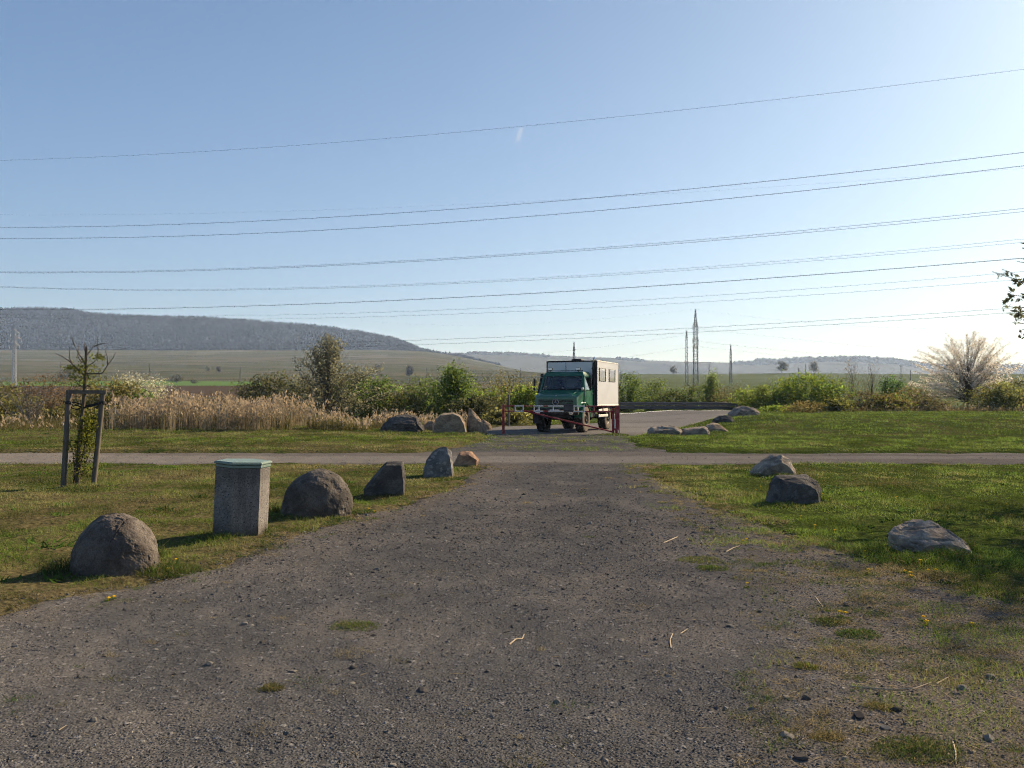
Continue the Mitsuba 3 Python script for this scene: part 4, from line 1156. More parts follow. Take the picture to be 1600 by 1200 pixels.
# bonnet
hood = hull([[s * a, y, z] for s in (-1, 1) for a, y, z in ((1.02, 0.10, 1.12), (1.05, 0.20, 1.12), (1.05, 1.04, 1.16), (1.00, 0.10, 1.60), (1.04, 0.24, 1.68), (1.08, 1.04, 1.90), (0.78, 0.12, 1.66), (0.70, 0.30, 1.78), (0.76, 1.03, 1.965))])
tp('bonnet', T3(M3(hood) - M3(trimesh.creation.cylinder(0.72, 4, sections=40).apply_transform(trimesh.transformations.rotation_matrix(math.pi / 2, [0, 1, 0])).apply_translation([0, 1.15, 0.66]))), 'material_green_paint', smooth=20)
for s in (-1, 1):
    tp('bonnet_ridge', hull([[s * 0.80, 0.16, 1.665], [s * 0.66, 0.16, 1.68], [s * 0.72, 1.0, 1.985], [s * 0.86, 1.0, 1.955], [s * 0.75, 0.2, 1.725], [s * 0.80, 0.98, 2.0]]), 'material_green_paint')
    arch = [[0.70 * math.cos(a), 0.70 * math.sin(a)] for a in np.linspace(0.05, math.pi - 0.05, 16)] + [[0.76 * math.cos(a), 0.76 * math.sin(a)] for a in np.linspace(math.pi - 0.05, 0.05, 16)]
    tp('mudguard', side_prism([(1.15 + a, 0.66 + b) for a, b in arch], s * 0.98 - 0.19, s * 0.98 + 0.19), 'material_black' if s < 0 else 'material_green_paint', smooth=30)
for z in (1.31, 1.37, 1.44, 1.50):
    tp('grille_slot', cham(1.66, 0.03, 0.042, 0.006, (0, 0.094, z)), 'material_black')
mat('material_dull_chrome', (0.30, 0.31, 0.31), 0.3, 1.0)
em = tp('emblem', moved(trimesh.creation.torus(0.140, 0.016, major_sections=36, minor_sections=8), (0, 0.07, 1.405), rx=math.pi / 2), 'material_dull_chrome', smooth=True)
tp('emblem_back', moved(trimesh.creation.cylinder(0.14, 0.02, sections=32), (0, 0.085, 1.405), rx=math.pi / 2), 'material_black', em)
star = []
for k in range(3):
    a = math.pi / 2 + k * 2 * math.pi / 3
    c, s_ = math.cos(a), math.sin(a)
    star.append(hull([[0.135 * c, 0.066, 1.405 + 0.135 * s_], [0.026 * -s_, 0.066, 1.405 + 0.026 * c], [0.026 * s_, 0.066, 1.405 - 0.026 * c], [0, 0.048, 1.405], [0, 0.075, 1.405]]))
tp('emblem_star', join(star), 'material_dull_chrome', em)
tp('bonnet_emblem', tube([[0, 0.16, 1.66], [0, 0.16, 1.73]], 0.008, 6), 'material_chrome')
tp('bumper', join([cham(2.24, 0.22, 0.30, 0.03, (0, 0.0, 0.98)), cham(1.5, 0.12, 0.16, 0.02, (0, 0.06, 0.76)), cham(0.3, 0.06, 0.42, 0.01, (-0.95, 0.1, 0.62))]), 'material_black')
for s in (-1, 1):
    h_ = tp('headlight', moved(lathe([[0, 0.03], [0.05, 0.028], [0.085, 0.015], [0.10, 0], [0.11, -0.01]], 20), (s * 0.80, -0.115, 0.95), rx=math.pi / 2), 'material_lamp_glass', smooth=True)
    tp('bezel', moved(trimesh.creation.torus(0.108, 0.012, major_sections=22, minor_sections=6), (s * 0.80, -0.112, 0.95), rx=math.pi / 2), 'material_chrome', h_)
    tp('indicator', cham(0.13, 0.03, 0.07, 0.01, (s * 1.02, -0.112, 1.0)), 'material_orange_lens')
    tp('tow_eye', moved(trimesh.creation.torus(0.05, 0.014, major_sections=14, minor_sections=6), (s * 0.45, -0.15, 0.86), ry=math.pi / 2), 'material_chassis')
tp('number_plate', cham(0.46, 0.012, 0.11, 0.004, (0.02, -0.118, 1.02)), 'material_box_white')
# mirrors
for s in (-1, 1):
    mr = tp('mirror', join([cham(0.10, 0.09, 0.40, 0.03, (s * 1.38, 1.10, 2.33)), cham(0.10, 0.09, 0.17, 0.03, (s * 1.38, 1.10, 2.02))]), 'material_black')
    tp('arm', join([tube([[s * 1.02, 1.2, 2.58], [s * 1.42, 1.06, 2.62], [s * 1.44, 1.06, 2.0]], 0.014, 6), tube([[s * 1.10, 1.18, 1.92], [s * 1.42, 1.06, 1.96]], 0.014, 6)]), 'material_pale_steel' if s < 0 else 'material_black', mr)
    tp('mirror_glass', cham(0.08, 0.006, 0.34, 0.002, (s * 1.38, 1.148, 2.33)), 'material_rear_view', mr)
tp('wing_mirror', join([trimesh.creation.icosphere(2, 0.07).apply_translation([1.06, 0.86, 2.02]), tube([[1.0, 0.9, 1.9], [1.06, 0.86, 2.0]], 0.01, 5)]), 'material_pale_steel', smooth=True)
# snorkel on the left, exhaust stack on the right
tp('snorkel', join([tube([[-1.16, 1.08, 1.75], [-1.15, 1.14, 2.1], [-1.08, 1.30, 2.62]], 0.055, 12), moved(lathe([[0, 0.10], [0.07, 0.09], [0.09, 0.02], [0.09, -0.05], [0.05, -0.07], [0, -0.07]], 14), (-1.07, 1.32, 2.66))]), 'material_black', smooth=40)
ex = tp('exhaust_stack', join([tube([[1.13, 2.52, 0.95], [1.13, 2.52, 3.30]], 0.062, 14), cham(0.06, 0.10, 0.04, 0.01, (1.06, 2.55, 2.1)), cham(0.06, 0.10, 0.04, 0.01, (1.06, 2.55, 3.0))]), 'material_black', smooth=40)
tp('tail_pipe', tube([[1.13, 2.52, 3.28], [1.13, 2.52, 3.44], [1.14, 2.56, 3.50], [1.15, 2.62, 3.52]], 0.055, 14), 'material_chrome', ex, smooth=40)
tp('heat_shield', join([moved(lathe([[0.075, 0], [0.078, 0.01], [0.078, 1.2], [0.075, 1.21]], 16), (1.13, 2.52, 1.9))]), 'material_chassis', ex, smooth=40)
# roof equipment
for x in (-0.72, 0.66):
    rl = tp('work_lamp', join([cham(0.22, 0.09, 0.13, 0.02, (x, 1.52, 2.97)), cham(0.04, 0.04, 0.08, 0.005, (x, 1.54, 2.87))]), 'material_black')
    tp('lens', cham(0.19, 0.012, 0.10, 0.004, (x, 1.470, 2.97)), 'material_lamp_glass', rl)
tp('roof_bar', join([tube([[-0.9, 1.52, 2.88], [0.9, 1.52, 2.88]], 0.016, 6)] + [tube([[x, 1.52, 2.82], [x, 1.52, 2.88]], 0.014, 5) for x in (-0.8, 0, 0.8)]), 'material_chassis')
tp('aerial', tube([[-0.02, 1.6, 2.83], [-0.02, 1.75, 3.3]], 0.008, 5), 'material_black')
# living box
bx_ = new('living_box', TR)
obj('body', cham(2.54, 4.18, 2.18, 0.03, (0, 4.71, 2.295)), 'material_box_white', bx_, to_world=TM)
obj('front_panel', cham(2.40, 0.02, 2.06, 0.006, (-0.02, 2.608, 2.295)), 'material_box_front', bx_, to_world=TM)
obj('panel_joint', join([cham(0.016, 0.012, 2.04, 0.002, (-0.28, 2.594, 2.295))]), 'material_chassis', bx_, to_world=TM)
obj('front_edge_shade', join([cham(0.16, 0.10, 2.20, 0.03, (1.205, 2.60, 2.295)), cham(0.06, 0.06, 2.20, 0.02, (-1.255, 2.61, 2.295)), cham(2.5, 0.06, 0.06, 0.02, (0, 2.61, 3.375))]), 'material_chassis', bx_, to_world=TM)  # dark edge strips; the wide right one stands in for edge shading
obj('roof_trim', join([cham(0.05, 4.22, 0.06, 0.012, (1.262, 4.71, 3.375)), cham(0.05, 4.22, 0.06, 0.012, (-1.262, 4.71, 3.375)), cham(0.05, 0.06, 2.18, 0.012, (1.262, 6.79, 2.295))]), 'material_pale_steel', bx_, to_world=TM)
obj('sill_trim', cham(0.05, 4.2, 0.09, 0.012, (1.262, 4.71, 1.215)), 'material_pale_steel', bx_, to_world=TM)
for y0, y1 in ((2.95, 4.22), (4.85, 6.12)):
    k = obj('window', T3(M3(cham(0.05, y1 - y0, 0.66, 0.02, (1.275, (y0 + y1) / 2, 2.735))) - M3(cham(0.2, y1 - y0 - 0.15, 0.61, 0.01, (1.275, (y0 + y1) / 2, 2.735)))), 'material_black', bx_, to_world=TM)
    obj('pane', gl([[1.286, y0 + 0.07, 2.44], [1.286, y1 - 0.07, 2.44], [1.286, y1 - 0.07, 3.03], [1.286, y0 + 0.07, 3.03]]), 'material_glass', k, to_world=TM)
    ys = np.linspace(y0 + 0.09, y1 - 0.09, 28)
    bl = np.array([[1.272 + 0.006 * math.sin(i * 2.1), y, z] for i, y in enumerate(ys) for z in (2.45, 3.02)])
    fb = np.array([[2 * i, 2 * i + 2, 2 * i + 3] for i in range(27)] + [[2 * i, 2 * i + 3, 2 * i + 1] for i in range(27)])
    obj('curtain', trimesh.Trimesh(bl, fb, process=False), 'material_blind', k, to_world=TM)
obj('roof_hatch', join([cham(0.62, 0.62, 0.05, 0.02, (0.10, 3.3, 3.41)), cham(0.50, 0.50, 0.07, 0.03, (0.10, 3.3, 3.47))]), 'material_black', bx_, to_world=TM)
tp('side_guard', cham(0.05, 1.75, 0.15, 0.012, (1.20, 4.0, 0.98)), 'material_pale_steel')
tp('side_guard', cham(0.05, 1.75, 0.12, 0.012, (1.20, 4.0, 0.72)), 'material_pale_steel')
for y in (3.3, 4.6):
    tp('guard_post', cham(0.05, 0.06, 0.5, 0.01, (1.165, y, 0.88)), 'material_chassis')
for s in (-1, 1):
    tp('mud_flap', cham(0.42, 0.015, 0.45, 0.004, (s * 0.95, 5.95, 0.72)), 'material_black')
tp('tail_lamp', cham(0.14, 0.04, 0.10, 0.01, (1.05, 6.83, 1.05)), 'material_orange_lens')
tag(TR, 'green off-road truck with a white living box parked behind the red barrier', 'truck')

# ------------------------------------------------------------------ red and white swing barrier
mat('material_red_paint', proc(lambda p, n, uv: mix(mi.Color3f(0.22, 0.022, 0.030), mi.Color3f(0.28, 0.070, 0.065), smoothstep(0.5, 0.72, fbm(p.x * 6, p.y * 6, p.z * 6, 2)))), 0.6, spec=0.3)
mat('material_white_paint', (0.52, 0.52, 0.51), 0.55)
mat('material_sign_back', (0.075, 0.070, 0.072), 0.6, 0.1)
GB = new('barrier')
GD = 37.7


def G(u, v, dy=0.0):
    return P3(u, v, GD + dy)


gz = lambda x: float(zg(np.array([x]), np.array([GD]))[0])
lp = G(786.6, 632)
obj('post', tube([[lp[0], GD, gz(lp[0]) - 0.1], [lp[0], GD, lp[2] - 0.03], [lp[0], GD, lp[2]]], [0.062, 0.062, 0.045], 14), 'material_red_paint', GB, smooth=40)
r0 = G(964.5, 634)
obj('post', join([cham(0.19, 0.14, 1.32, 0.012, (r0[0], GD, gz(r0[0]) + 0.60)), cham(0.25, 0.20, 0.03, 0.005, (r0[0], GD, gz(r0[0]) + 0.02))]), 'material_red_paint', GB)
r1 = G(958.0, 640)
hp = obj('hinge_post', tube([[r1[0], GD, gz(r1[0]) - 0.05], [r1[0], GD, r1[2] + 0.06]], 0.055, 12), 'material_red_paint', GB, smooth=40)
for v in (643, 656, 671):
    q = G(961, v)
    obj('hinge', cham(0.16, 0.10, 0.07, 0.012, (q[0], GD, q[2])), 'material_red_paint', hp)
q = G(960.5, 662)
obj('hinge_plate', cham(0.06, 0.03, 0.42, 0.006, (q[0], GD - 0.08, q[2])), 'material_pale_steel', hp)
q = G(965, 676)
obj('stop_peg', tube([[q[0], GD - .14, q[2] - 0.08], [q[0], GD - .14, q[2] + 0.14]], 0.02, 8), 'material_pale_steel', GB)
segs = [(789, 804, 'r'), (804, 818.5, 'w'), (818.5, 833.5, 'r'), (833.5, 849, 'w'), (849, 856, 'r'), (856, 880, 'w'), (880, 896, 'w'), (896, 914, 'w'), (914, 927, 'r'), (927, 957, 'r')]
for a, b, c in segs:
    for v0, v1, r in ((634.3, 635.0, 0.030), (642.6, 643.2, 0.030)):
        k = obj('rail_section', tube([G(a, v0 + (v1 - v0) * (a - 789) / 168), G(b, v0 + (v1 - v0) * (b - 789) / 168)], r if c == 'w' else r * 0.97, 10), 'material_white_paint' if c == 'w' else 'material_red_paint', GB, smooth=40)
        labels[k] = {'label': 'white painted rail section' if c == 'w' else 'dark red painted rail section'}
for u, c in ((805, 'w'), (817.5, 'w'), (834.5, 'w'), (842, 'w'), (864.5, 'w'), (897, 'w'), (903, 'w'), (913, 'w'), (928, 'r'), (942, 'r')):
    obj('upright', tube([G(u, 634.6), G(u, 643.0)], 0.024, 8), 'material_white_paint' if c == 'w' else 'material_red_paint', GB, smooth=40)
obj('brace', tube([G(818, 641.5, -0.03), G(958, 675, -0.03)], 0.034, 10), 'material_red_paint', GB, smooth=40)
a, b = G(880.5, 631.2), G(895.5, 643.6)
sgn_ = obj('sign_panel', cham(b[0] - a[0], 0.012, a[2] - b[2], 0.004, ((a[0] + b[0]) / 2, GD - 0.06, (a[2] + b[2]) / 2)), 'material_sign_back', GB)
labels[sgn_] = {'label': 'grey back of a rectangular sign panel on the barrier rails'}
obj('clamp', join([cham(b[0] - a[0] - .04, 0.016, 0.03, 0.004, ((a[0] + b[0]) / 2, GD - 0.075, z)) for z in (a[2] - 0.08, b[2] + 0.07)]), 'material_chassis', sgn_)
tag(GB, 'red and white two-rail swing barrier with a sloping red brace', 'barrier')
q = G(794, 620)
pk = obj('wooden_post', tube([[px(794.5, 48), 48, float(zg(np.array([px(794.5, 48)]), np.array([48.]))[0]) - .1], P3(794.5, 616.5, 48)], 0.055, 8), 'material_weathered_wood', smooth=40)
tag(pk, 'thin dark wooden post in the bushes behind the left barrier post', 'post')

# ------------------------------------------------------------------ guardrail at the far side of the lot
mat('material_galvanized', (0.10, 0.103, 0.108), 0.6, 0.4)
GR = new('guardrail')
gx0, gx1, gd = 7.0, 21.8, 80.2
wprof = np.array([(0.0, 0.74), (0.05, 0.72), (0.08, 0.66), (0.02, 0.61), (0.0, 0.585), (0.02, 0.56), (0.08, 0.51), (0.05, 0.45), (0.0, 0.43)])
nx = 22
xs = np.linspace(gx0, gx1, nx)
gzz = float(zg(np.array([14.0]), np.array([gd]))[0]) + 0.08
v = np.array([[x, gd - a + 1.0 * max(0, (x - 19.5) / 2.3) ** 2, z + gzz - 0.30 * max(0, (x - 19.5) / 2.3) ** 2] for x in xs for a, z in wprof])
k = len(wprof)
f = [[i * k + j, i * k + j + 1, (i + 1) * k + j + 1] for i in range(nx - 1) for j in range(k - 1)] + [[i * k + j, (i + 1) * k + j + 1, (i + 1) * k + j] for i in range(nx - 1) for j in range(k - 1)]
obj('rail', trimesh.Trimesh(v, f, process=False), 'material_galvanized', GR, smooth=True)
obj('shade_strip', trimesh.Trimesh(v - [0, 0, 0.36], f, process=False), 'material_galvanized', GR, smooth=True)  # added dark strip, stands in for the shaded grass below the rail
for x in np.arange(gx0 + 0.5, gx1 - 1.5, 2.0):
    obj('post', join([cham(0.06, 0.12, 0.8, 0.004, (x, gd + 0.12, gzz + 0.33)), cham(0.05, 0.10, 0.2, 0.004, (x, gd + 0.03, gzz + 0.6))]), 'material_galvanized', GR)
tag(GR, 'long dark steel guardrail at the far edge of the asphalt lot', 'guardrail')
mat('material_road_line', (0.62, 0.60, 0.56), 0.8)
lx = np.linspace(7.0, 21.5, 30)
vv = np.array([[x, y, float(zg(np.array([x]), np.array([y]))[0]) + 0.03] for x in lx for y in (77.0, 78.6)])
ff = [[2 * i, 2 * i + 2, 2 * i + 3] for i in range(29)] + [[2 * i, 2 * i + 3, 2 * i + 1] for i in range(29)]
ek = obj('edge_line', trimesh.Trimesh(vv, ff, process=False), 'material_road_line')
tag(ek, 'pale edge strip of the lot along the foot of the guardrail', 'edge strip', kind='structure')

# ------------------------------------------------------------------ pylons, poles and wires
mat('material_steel', (0.12, 0.125, 0.13), 0.7, 0.2)
mat('material_sunlit_pylon', (0.55, 0.55, 0.53), 0.7, 0.0)  # pylon steel with its sunlit look put into the colour
mat('material_wire', (0.055, 0.060, 0.068), 0.7, 0.1)
mat('material_pole', (0.055, 0.048, 0.042), 0.9)


def land_distance(u, v, lo=120, hi=1050):
    Dq = np.linspace(lo, hi, 4000)
    rows = HOR - (zsmooth(px(u, Dq), Dq) - CAMZ) / Dq * F
    return float(Dq[np.argmin(np.abs(rows - v))])


def pylon(u, vb, vt, wb, wt, arms, mt, label, D=None, turn=0.0, apex=0.25, heavy=1.0):
    """lattice tower: rows of foot and tip, widths at foot and neck in photo pixels, arms = (row, half span in metres)"""
    D = D or land_distance(u, vb)
    x = px(u, D)
    z0 = float(zg(np.array([x]), np.array([D]))[0]) - 0.3
    H = CAMZ + (HOR - vt) / F * D - z0
    b, t = wb / F * D / 2 * 0.85, wt / F * D / 2 * 0.85
    key = new('pylon')
    th = max(0.11, D * 0.00030) * heavy

    def half(z):
        n = H * (1 - apex)
        return b + (t - b) * z / n if z < n else t * (1 - (z - n) / (H - n) * 0.92)
    zs = np.concatenate([np.linspace(0, H * (1 - apex), 9), np.linspace(H * (1 - apex), H, 5)[1:]])
    ca, sa = math.cos(turn), math.sin(turn)
    cor = lambda z, i, j: np.array([x + half(z) * (i * ca - j * sa), D + half(z) * (i * sa + j * ca), z0 + z])
    ring = [(-1, -1), (1, -1), (1, 1), (-1, 1)]
    legs, br = [], []
    for i, j in ring:
        legs.append(tube([cor(z, i, j) for z in zs], th, 4))
    for z1, z2 in zip(zs[:-1], zs[1:]):
        for k in range(4):
            a_, b_ = ring[k], ring[(k + 1) % 4]
            br.append(tube([cor(z1, *a_), cor(z2, *b_)], th * 0.55, 3, False))
            br.append(tube([cor(z1, *b_), cor(z2, *a_)], th * 0.55, 3, False))
            br.append(tube([cor(z2, *a_), cor(z2, *b_)], th * 0.5, 3, False))
    obj('lattice', join(legs + br), mt, key)
    for v, s in arms:
        z = CAMZ + (HOR - v) / F * D
        hz = half(z - z0)
        for sd in (-1, 1):
            tip = np.array([x + sd * s * ca, D + sd * s * sa, z])
            a1 = [tube([np.array([x + sd * hz * ca + q * hz * -sa, D + sd * hz * sa + q * hz * ca, z + dz]), tip], th * 0.7, 4) for q in (-1, 1) for dz in (0, 0.045 * H)]
            mid = [tube([np.array([x + sd * (hz + (s - hz) * f) * ca, D + sd * (hz + (s - hz) * f) * sa, z]), np.array([x + sd * (hz + (s - hz) * f) * ca, D + sd * (hz + (s - hz) * f) * sa, z + 0.045 * H * (1 - f)])], th * 0.6, 3) for f in (0.2, 0.4, 0.6, 0.8)]
            k = obj('cross_arm', join(a1 + mid), mt, key)
            obj('insulator', tube([tip, tip - [0, 0, 0.06 * H]], th * 0.8, 5), mt, k)
    tag(key, label, 'pylon')
    return x, D, z0, H


PM = pylon(1087, 606, 483, 8.5, 6.0, [(509, 6.2), (531, 7.2), (543, 6.0)], 'material_steel', 'tallest lattice pylon, right of the truck', D=425, turn=math.radians(66))
PA = pylon(1073, 605, 516, 5.2, 2.6, [(522, 2.0)], 'material_steel', 'lattice pylon just left of the tallest one', D=500, turn=math.radians(80), apex=0.10)
PB = pylon(1142, 602, 538, 4.6, 2.4, [(545, 1.6), (566, 1.8)], 'material_steel', 'smaller far lattice pylon right of the tallest one', D=590, turn=math.radians(70), apex=0.2)
PC = pylon(897, 600, 534, 4.2, 2.4, [(541, 2.2)], 'material_steel', 'far lattice mast showing above the roof of the truck', D=640, turn=math.radians(75), apex=0.15)
PL = pylon(22, 599, 514, 6.0, 3.4, [(520, 2.4), (529, 3.2), (540, 2.6)], 'material_sunlit_pylon', 'pale lattice pylon with three short arms at the far left', D=480, turn=math.radians(12), apex=0.10, heavy=1.7)
for u, vt, vb, lab in ((94, 566, 597, 'thin pole in the fields behind the staked tree'), (233, 568, 600, 'thin pole above the cream blossom shrub'), (375, 574, 603, 'dark pole at the right end of the bright crop strip'),
                       (667, 575, 600, 'short pole left of the tallest green bush'), (813, 575, 602, 'thin pole in the fields just left of the truck'), (1108, 569, 604, 'dark pole above the narrow light green bush'),
                       (1248, 575, 602, 'left of two poles above the round bright green bush'), (1259, 569, 602, 'right of two poles above the round bright green bush'),
                       (1408, 571, 604, 'pole with a small crossbar left of the blossom tree'), (1423, 579, 604, 'plain thin pole nearest the left side of the blossom tree'), (970, 580, 603, 'thin pole close to the right side of the truck box')):
    D = land_distance(u, vb, 150, 800)
    x = px(u, D)
    z0 = float(zg(np.array([x]), np.array([D]))[0]) - 0.4
    zt = CAMZ + (HOR - vt) / F * D
    k = new('utility_pole')
    obj('pole', tube([[x, D, z0], [x, D, zt]], [0.20, 0.15], 7), 'material_pole', k, smooth=40)
    if u in (1408, 94, 1248):
        obj('crossbar', bar([x - 0.9, D, zt - 0.5], [x + 0.9, D, zt - 0.5], 0.16), 'material_pole', k)
    obj('insulator', tube([[x, D, zt], [x, D, zt + 0.35]], 0.10, 6), 'material_pole', k)
    tag(k, lab, 'pole')


def wire(rows, D0, D1, r, label, us=(0, 800, 1600), name='overhead_wire', group=None):
    """a sagging wire through three photo rows, hung over a straight line on the ground from distance D0 at the left edge to D1 at the right edge"""
    P0, P1 = np.array([px(us[0], D0), D0]), np.array([px(us[2], D1), D1])
    pts = []
    ts = []
    # the ground line crosses the middle column here
    um = (us[1] - 800) / F
    d = P1 - P0
    tm = (um * P0[1] - P0[0]) / (d[0] - um * d[1])
    Dm = P0[1] + d[1] * tm
    z = [CAMZ + (HOR - v) / F * D for v, D in zip(rows, (D0, Dm, D1))]
    co = np.polyfit([0, tm, 1], z, 2)
    t = np.linspace(-0.6, 1.6, 56)
    p = np.stack([P0[0] + d[0] * t, P0[1] + d[1] * t, np.polyval(co, t)], 1)
    k = obj(name, tube(p, r * 1.55, 5, True), 'material_wire', smooth=True)
    tag(k, label, 'wire', group)


wire((249, 197, 106), 118, 74, 0.009, 'single thin wire, topmost and highest across the sky')
wire((335, 315, 262), 205, 140, 0.006, 'very faint wire crossing the pair in the upper sky')
wire((354.5, 319, 237), 118, 76, 0.016, 'upper wire of the pair below the topmost wire')
wire((371.5, 339.5, 258), 118, 76, 0.016, 'lower wire of the pair below the topmost wire')
wire((424.5, 396.5, 325), 124, 80, 0.013, 'upper strand of the double cable in the middle of the sky')
wire((426.0, 399.0, 330), 124, 80, 0.013, 'lower strand of the double cable in the middle of the sky')
wire((447.5, 436.2, 373), 165, 105, 0.013, 'upper strand of the thin double wire under the double cable')
wire((448.5, 438.8, 378), 165, 105, 0.013, 'lower strand of the thin double wire under the double cable')
wire((484, 460, 403), 150, 96, 0.024, 'thick dark cable touching the ridge of the wooded hill at the left')
wire((490.5, 479.5, 424), 190, 120, 0.014, 'upper wire of the pair just under the thick dark cable')
wire((495.5, 487, 436), 190, 120, 0.014, 'lower wire of the pair just under the thick dark cable')
wire((537, 526, 480), 230, 140, 0.019, 'upper wire of the lowest pair, crossing the tallest pylon')
wire((544.5, 533, 487), 230, 140, 0.019, 'lower wire of the lowest pair, crossing the tallest pylon')


def span(P, v0, u1, v1, D1, sag, label, r=0.035):
    a = np.array([P[0], P[1], CAMZ + (HOR - v0) / F * P[1]])
    b = P3(u1, v1, D1)
    t = np.linspace(0, 1, 30)[:, None]
    p = a * (1 - t) + b * t
    p[:, 2] -= sag * 4 * (t * (1 - t))[:, 0]
    k = obj('pylon_wire', tube(p, r, 4), 'material_wire', smooth=True)
    tag(k, label, 'wire')


span(PM, 483, 1720, 512, 300, 4, 'hair-thin wire from the tip of the tallest pylon to the right', 0.02)
span(PM, 483, 560, 500, 700, 6, 'hair-thin wire from the tip of the tallest pylon to the left', 0.02)
span(PM, 513, 1750, 572, 700, 2, 'faint wire from the upper arm of the tallest pylon to the right', 0.03)
span(PM, 533, 1760, 570, 520, 4, 'faint wire from the middle arm of the tallest pylon to the right', 0.035)
span(PM, 541, 1700, 585, 620, 3, 'faint wire from the lower arm of the tallest pylon to the right', 0.03)
span(PM, 541, 700, 580, 800, 4, 'faint wire from the lower arm of the tallest pylon to the left', 0.035)
span(PM, 521, 700, 556, 800, 4, 'faint wire from the upper arm of the tallest pylon to the left', 0.03)
span(PL, 520, -300, 520, 420, 2, 'wire from the pale left pylon out of the left edge', 0.04)

# ------------------------------------------------------------------ tree outside the right edge whose twigs reach into the picture
ft = new('fruit_tree')
fx, fy = 11.6, 14.3
fz = float(zg(np.array([fx]), np.array([fy]))[0])
tr = [[fx + 0.15, fy, fz - 0.1], [fx + 0.10, fy, fz + 0.9], [fx, fy + 0.1, fz + 1.9], [fx - 0.1, fy, fz + 3.0], [fx + 0.05, fy, fz + 4.4], [fx, fy, fz + 5.6]]
obj('trunk', tube(tr, [0.13, 0.11, 0.095, 0.07, 0.045, 0.015], 9), 'material_bark', ft, smooth=50)
fl, fc = [], []


def leafy(line, r0, n, sg_=0.05, size=0.034):
    line = np.array(line)
    t = np.linspace(0, 1, 9)
    idx = np.linspace(0, 1, len(line))
    sm = np.stack([np.interp(t, idx, line[:, k]) for k in range(3)], 1)
    sm[1:-1] += rng.normal(size=(7, 3)) * 0.015
    obj('branch', tube(sm, np.linspace(r0, 0.005, 9), 5), 'material_bark', ft, smooth=50)
    # leaves stand in little bunches on spurs
    nb = max(4, int(n / 7))
    s = 0.20 + 0.80 * rng.random(nb)
    c0 = np.stack([np.interp(s, t, sm[:, k]) for k in range(3)], 1) + rng.normal(size=(nb, 3)) * sg_
    for c in c0:
        fl.append(c + rng.normal(size=(7, 3)) * 0.030)
        fc.append(np.array([[0.085, 0.090, 0.040]]) * (0.6 + 0.7 * rng.random((7, 1))))
    return sm


for (u0, v0, d0), (u1, v1, d1), (u2, v2, d2), n in [
    ((1730, 470, 14.0), (1640, 452, 13.6), (1552, 424, 13.4), 80), ((1720, 455, 14.2), (1640, 448, 14.0), (1590, 440, 13.9), 120), ((1730, 480, 14.1), (1640, 466, 13.8), (1575, 459, 13.7), 130),
    ((1730, 480, 14.4), (1640, 482, 14.0), (1569, 478, 13.8), 110), ((1730, 500, 14.3), (1640, 492, 14.2), (1572, 489, 14.1), 110), ((1720, 520, 14.5), (1650, 508, 14.4), (1582, 504, 14.3), 80),
    ((1730, 450, 14.6), (1650, 425, 14.4), (1591, 408, 14.3), 60), ((1740, 430, 14.2), (1660, 400, 14.0), (1597, 379, 14.0), 60), ((1720, 520, 14.2), (1660, 522, 14.0), (1598, 515, 13.9), 80)]:
    leafy([P3(u0, v0, d0), P3(u1, v1, d1), P3(u2, v2, d2)], 0.014, int(n * 1.15), 0.045, 0.04)
for k in range(64):
    h0 = 1.5 + 3.7 * rng.random()
    th = rng.random() * 6.283
    ln = 2.3 * (0.6 + 0.5 * rng.random()) * (1.0 if h0 < 4 else 0.75)
    dirn = np.array([math.cos(th), math.sin(th), 0.25 + 0.5 * rng.random()])
    a = np.array([np.interp(h0, [0, 0.9, 1.9, 3.0, 4.4, 5.6], [q[k2] - (fz if k2 == 2 else 0) for q in tr]) for k2 in range(3)]) + np.array([0, 0, fz])
    e = a + dirn * ln
    if (e[0] / max(e[1], 1)) * F + 800 < 1640:
        continue
    mid = a + dirn * ln * 0.5 + rng.normal(size=3) * 0.12
    leafy([a, mid, e], 0.026, 330, 0.18)
m, c = leaf_quads(np.concatenate(fl), 0.040, np.concatenate(fc))
obj('crown', m, 'material_leaf', ft, color=c)
tag(ft, 'fruit tree beyond the right edge, its leafy twigs reaching into the sky', 'tree')

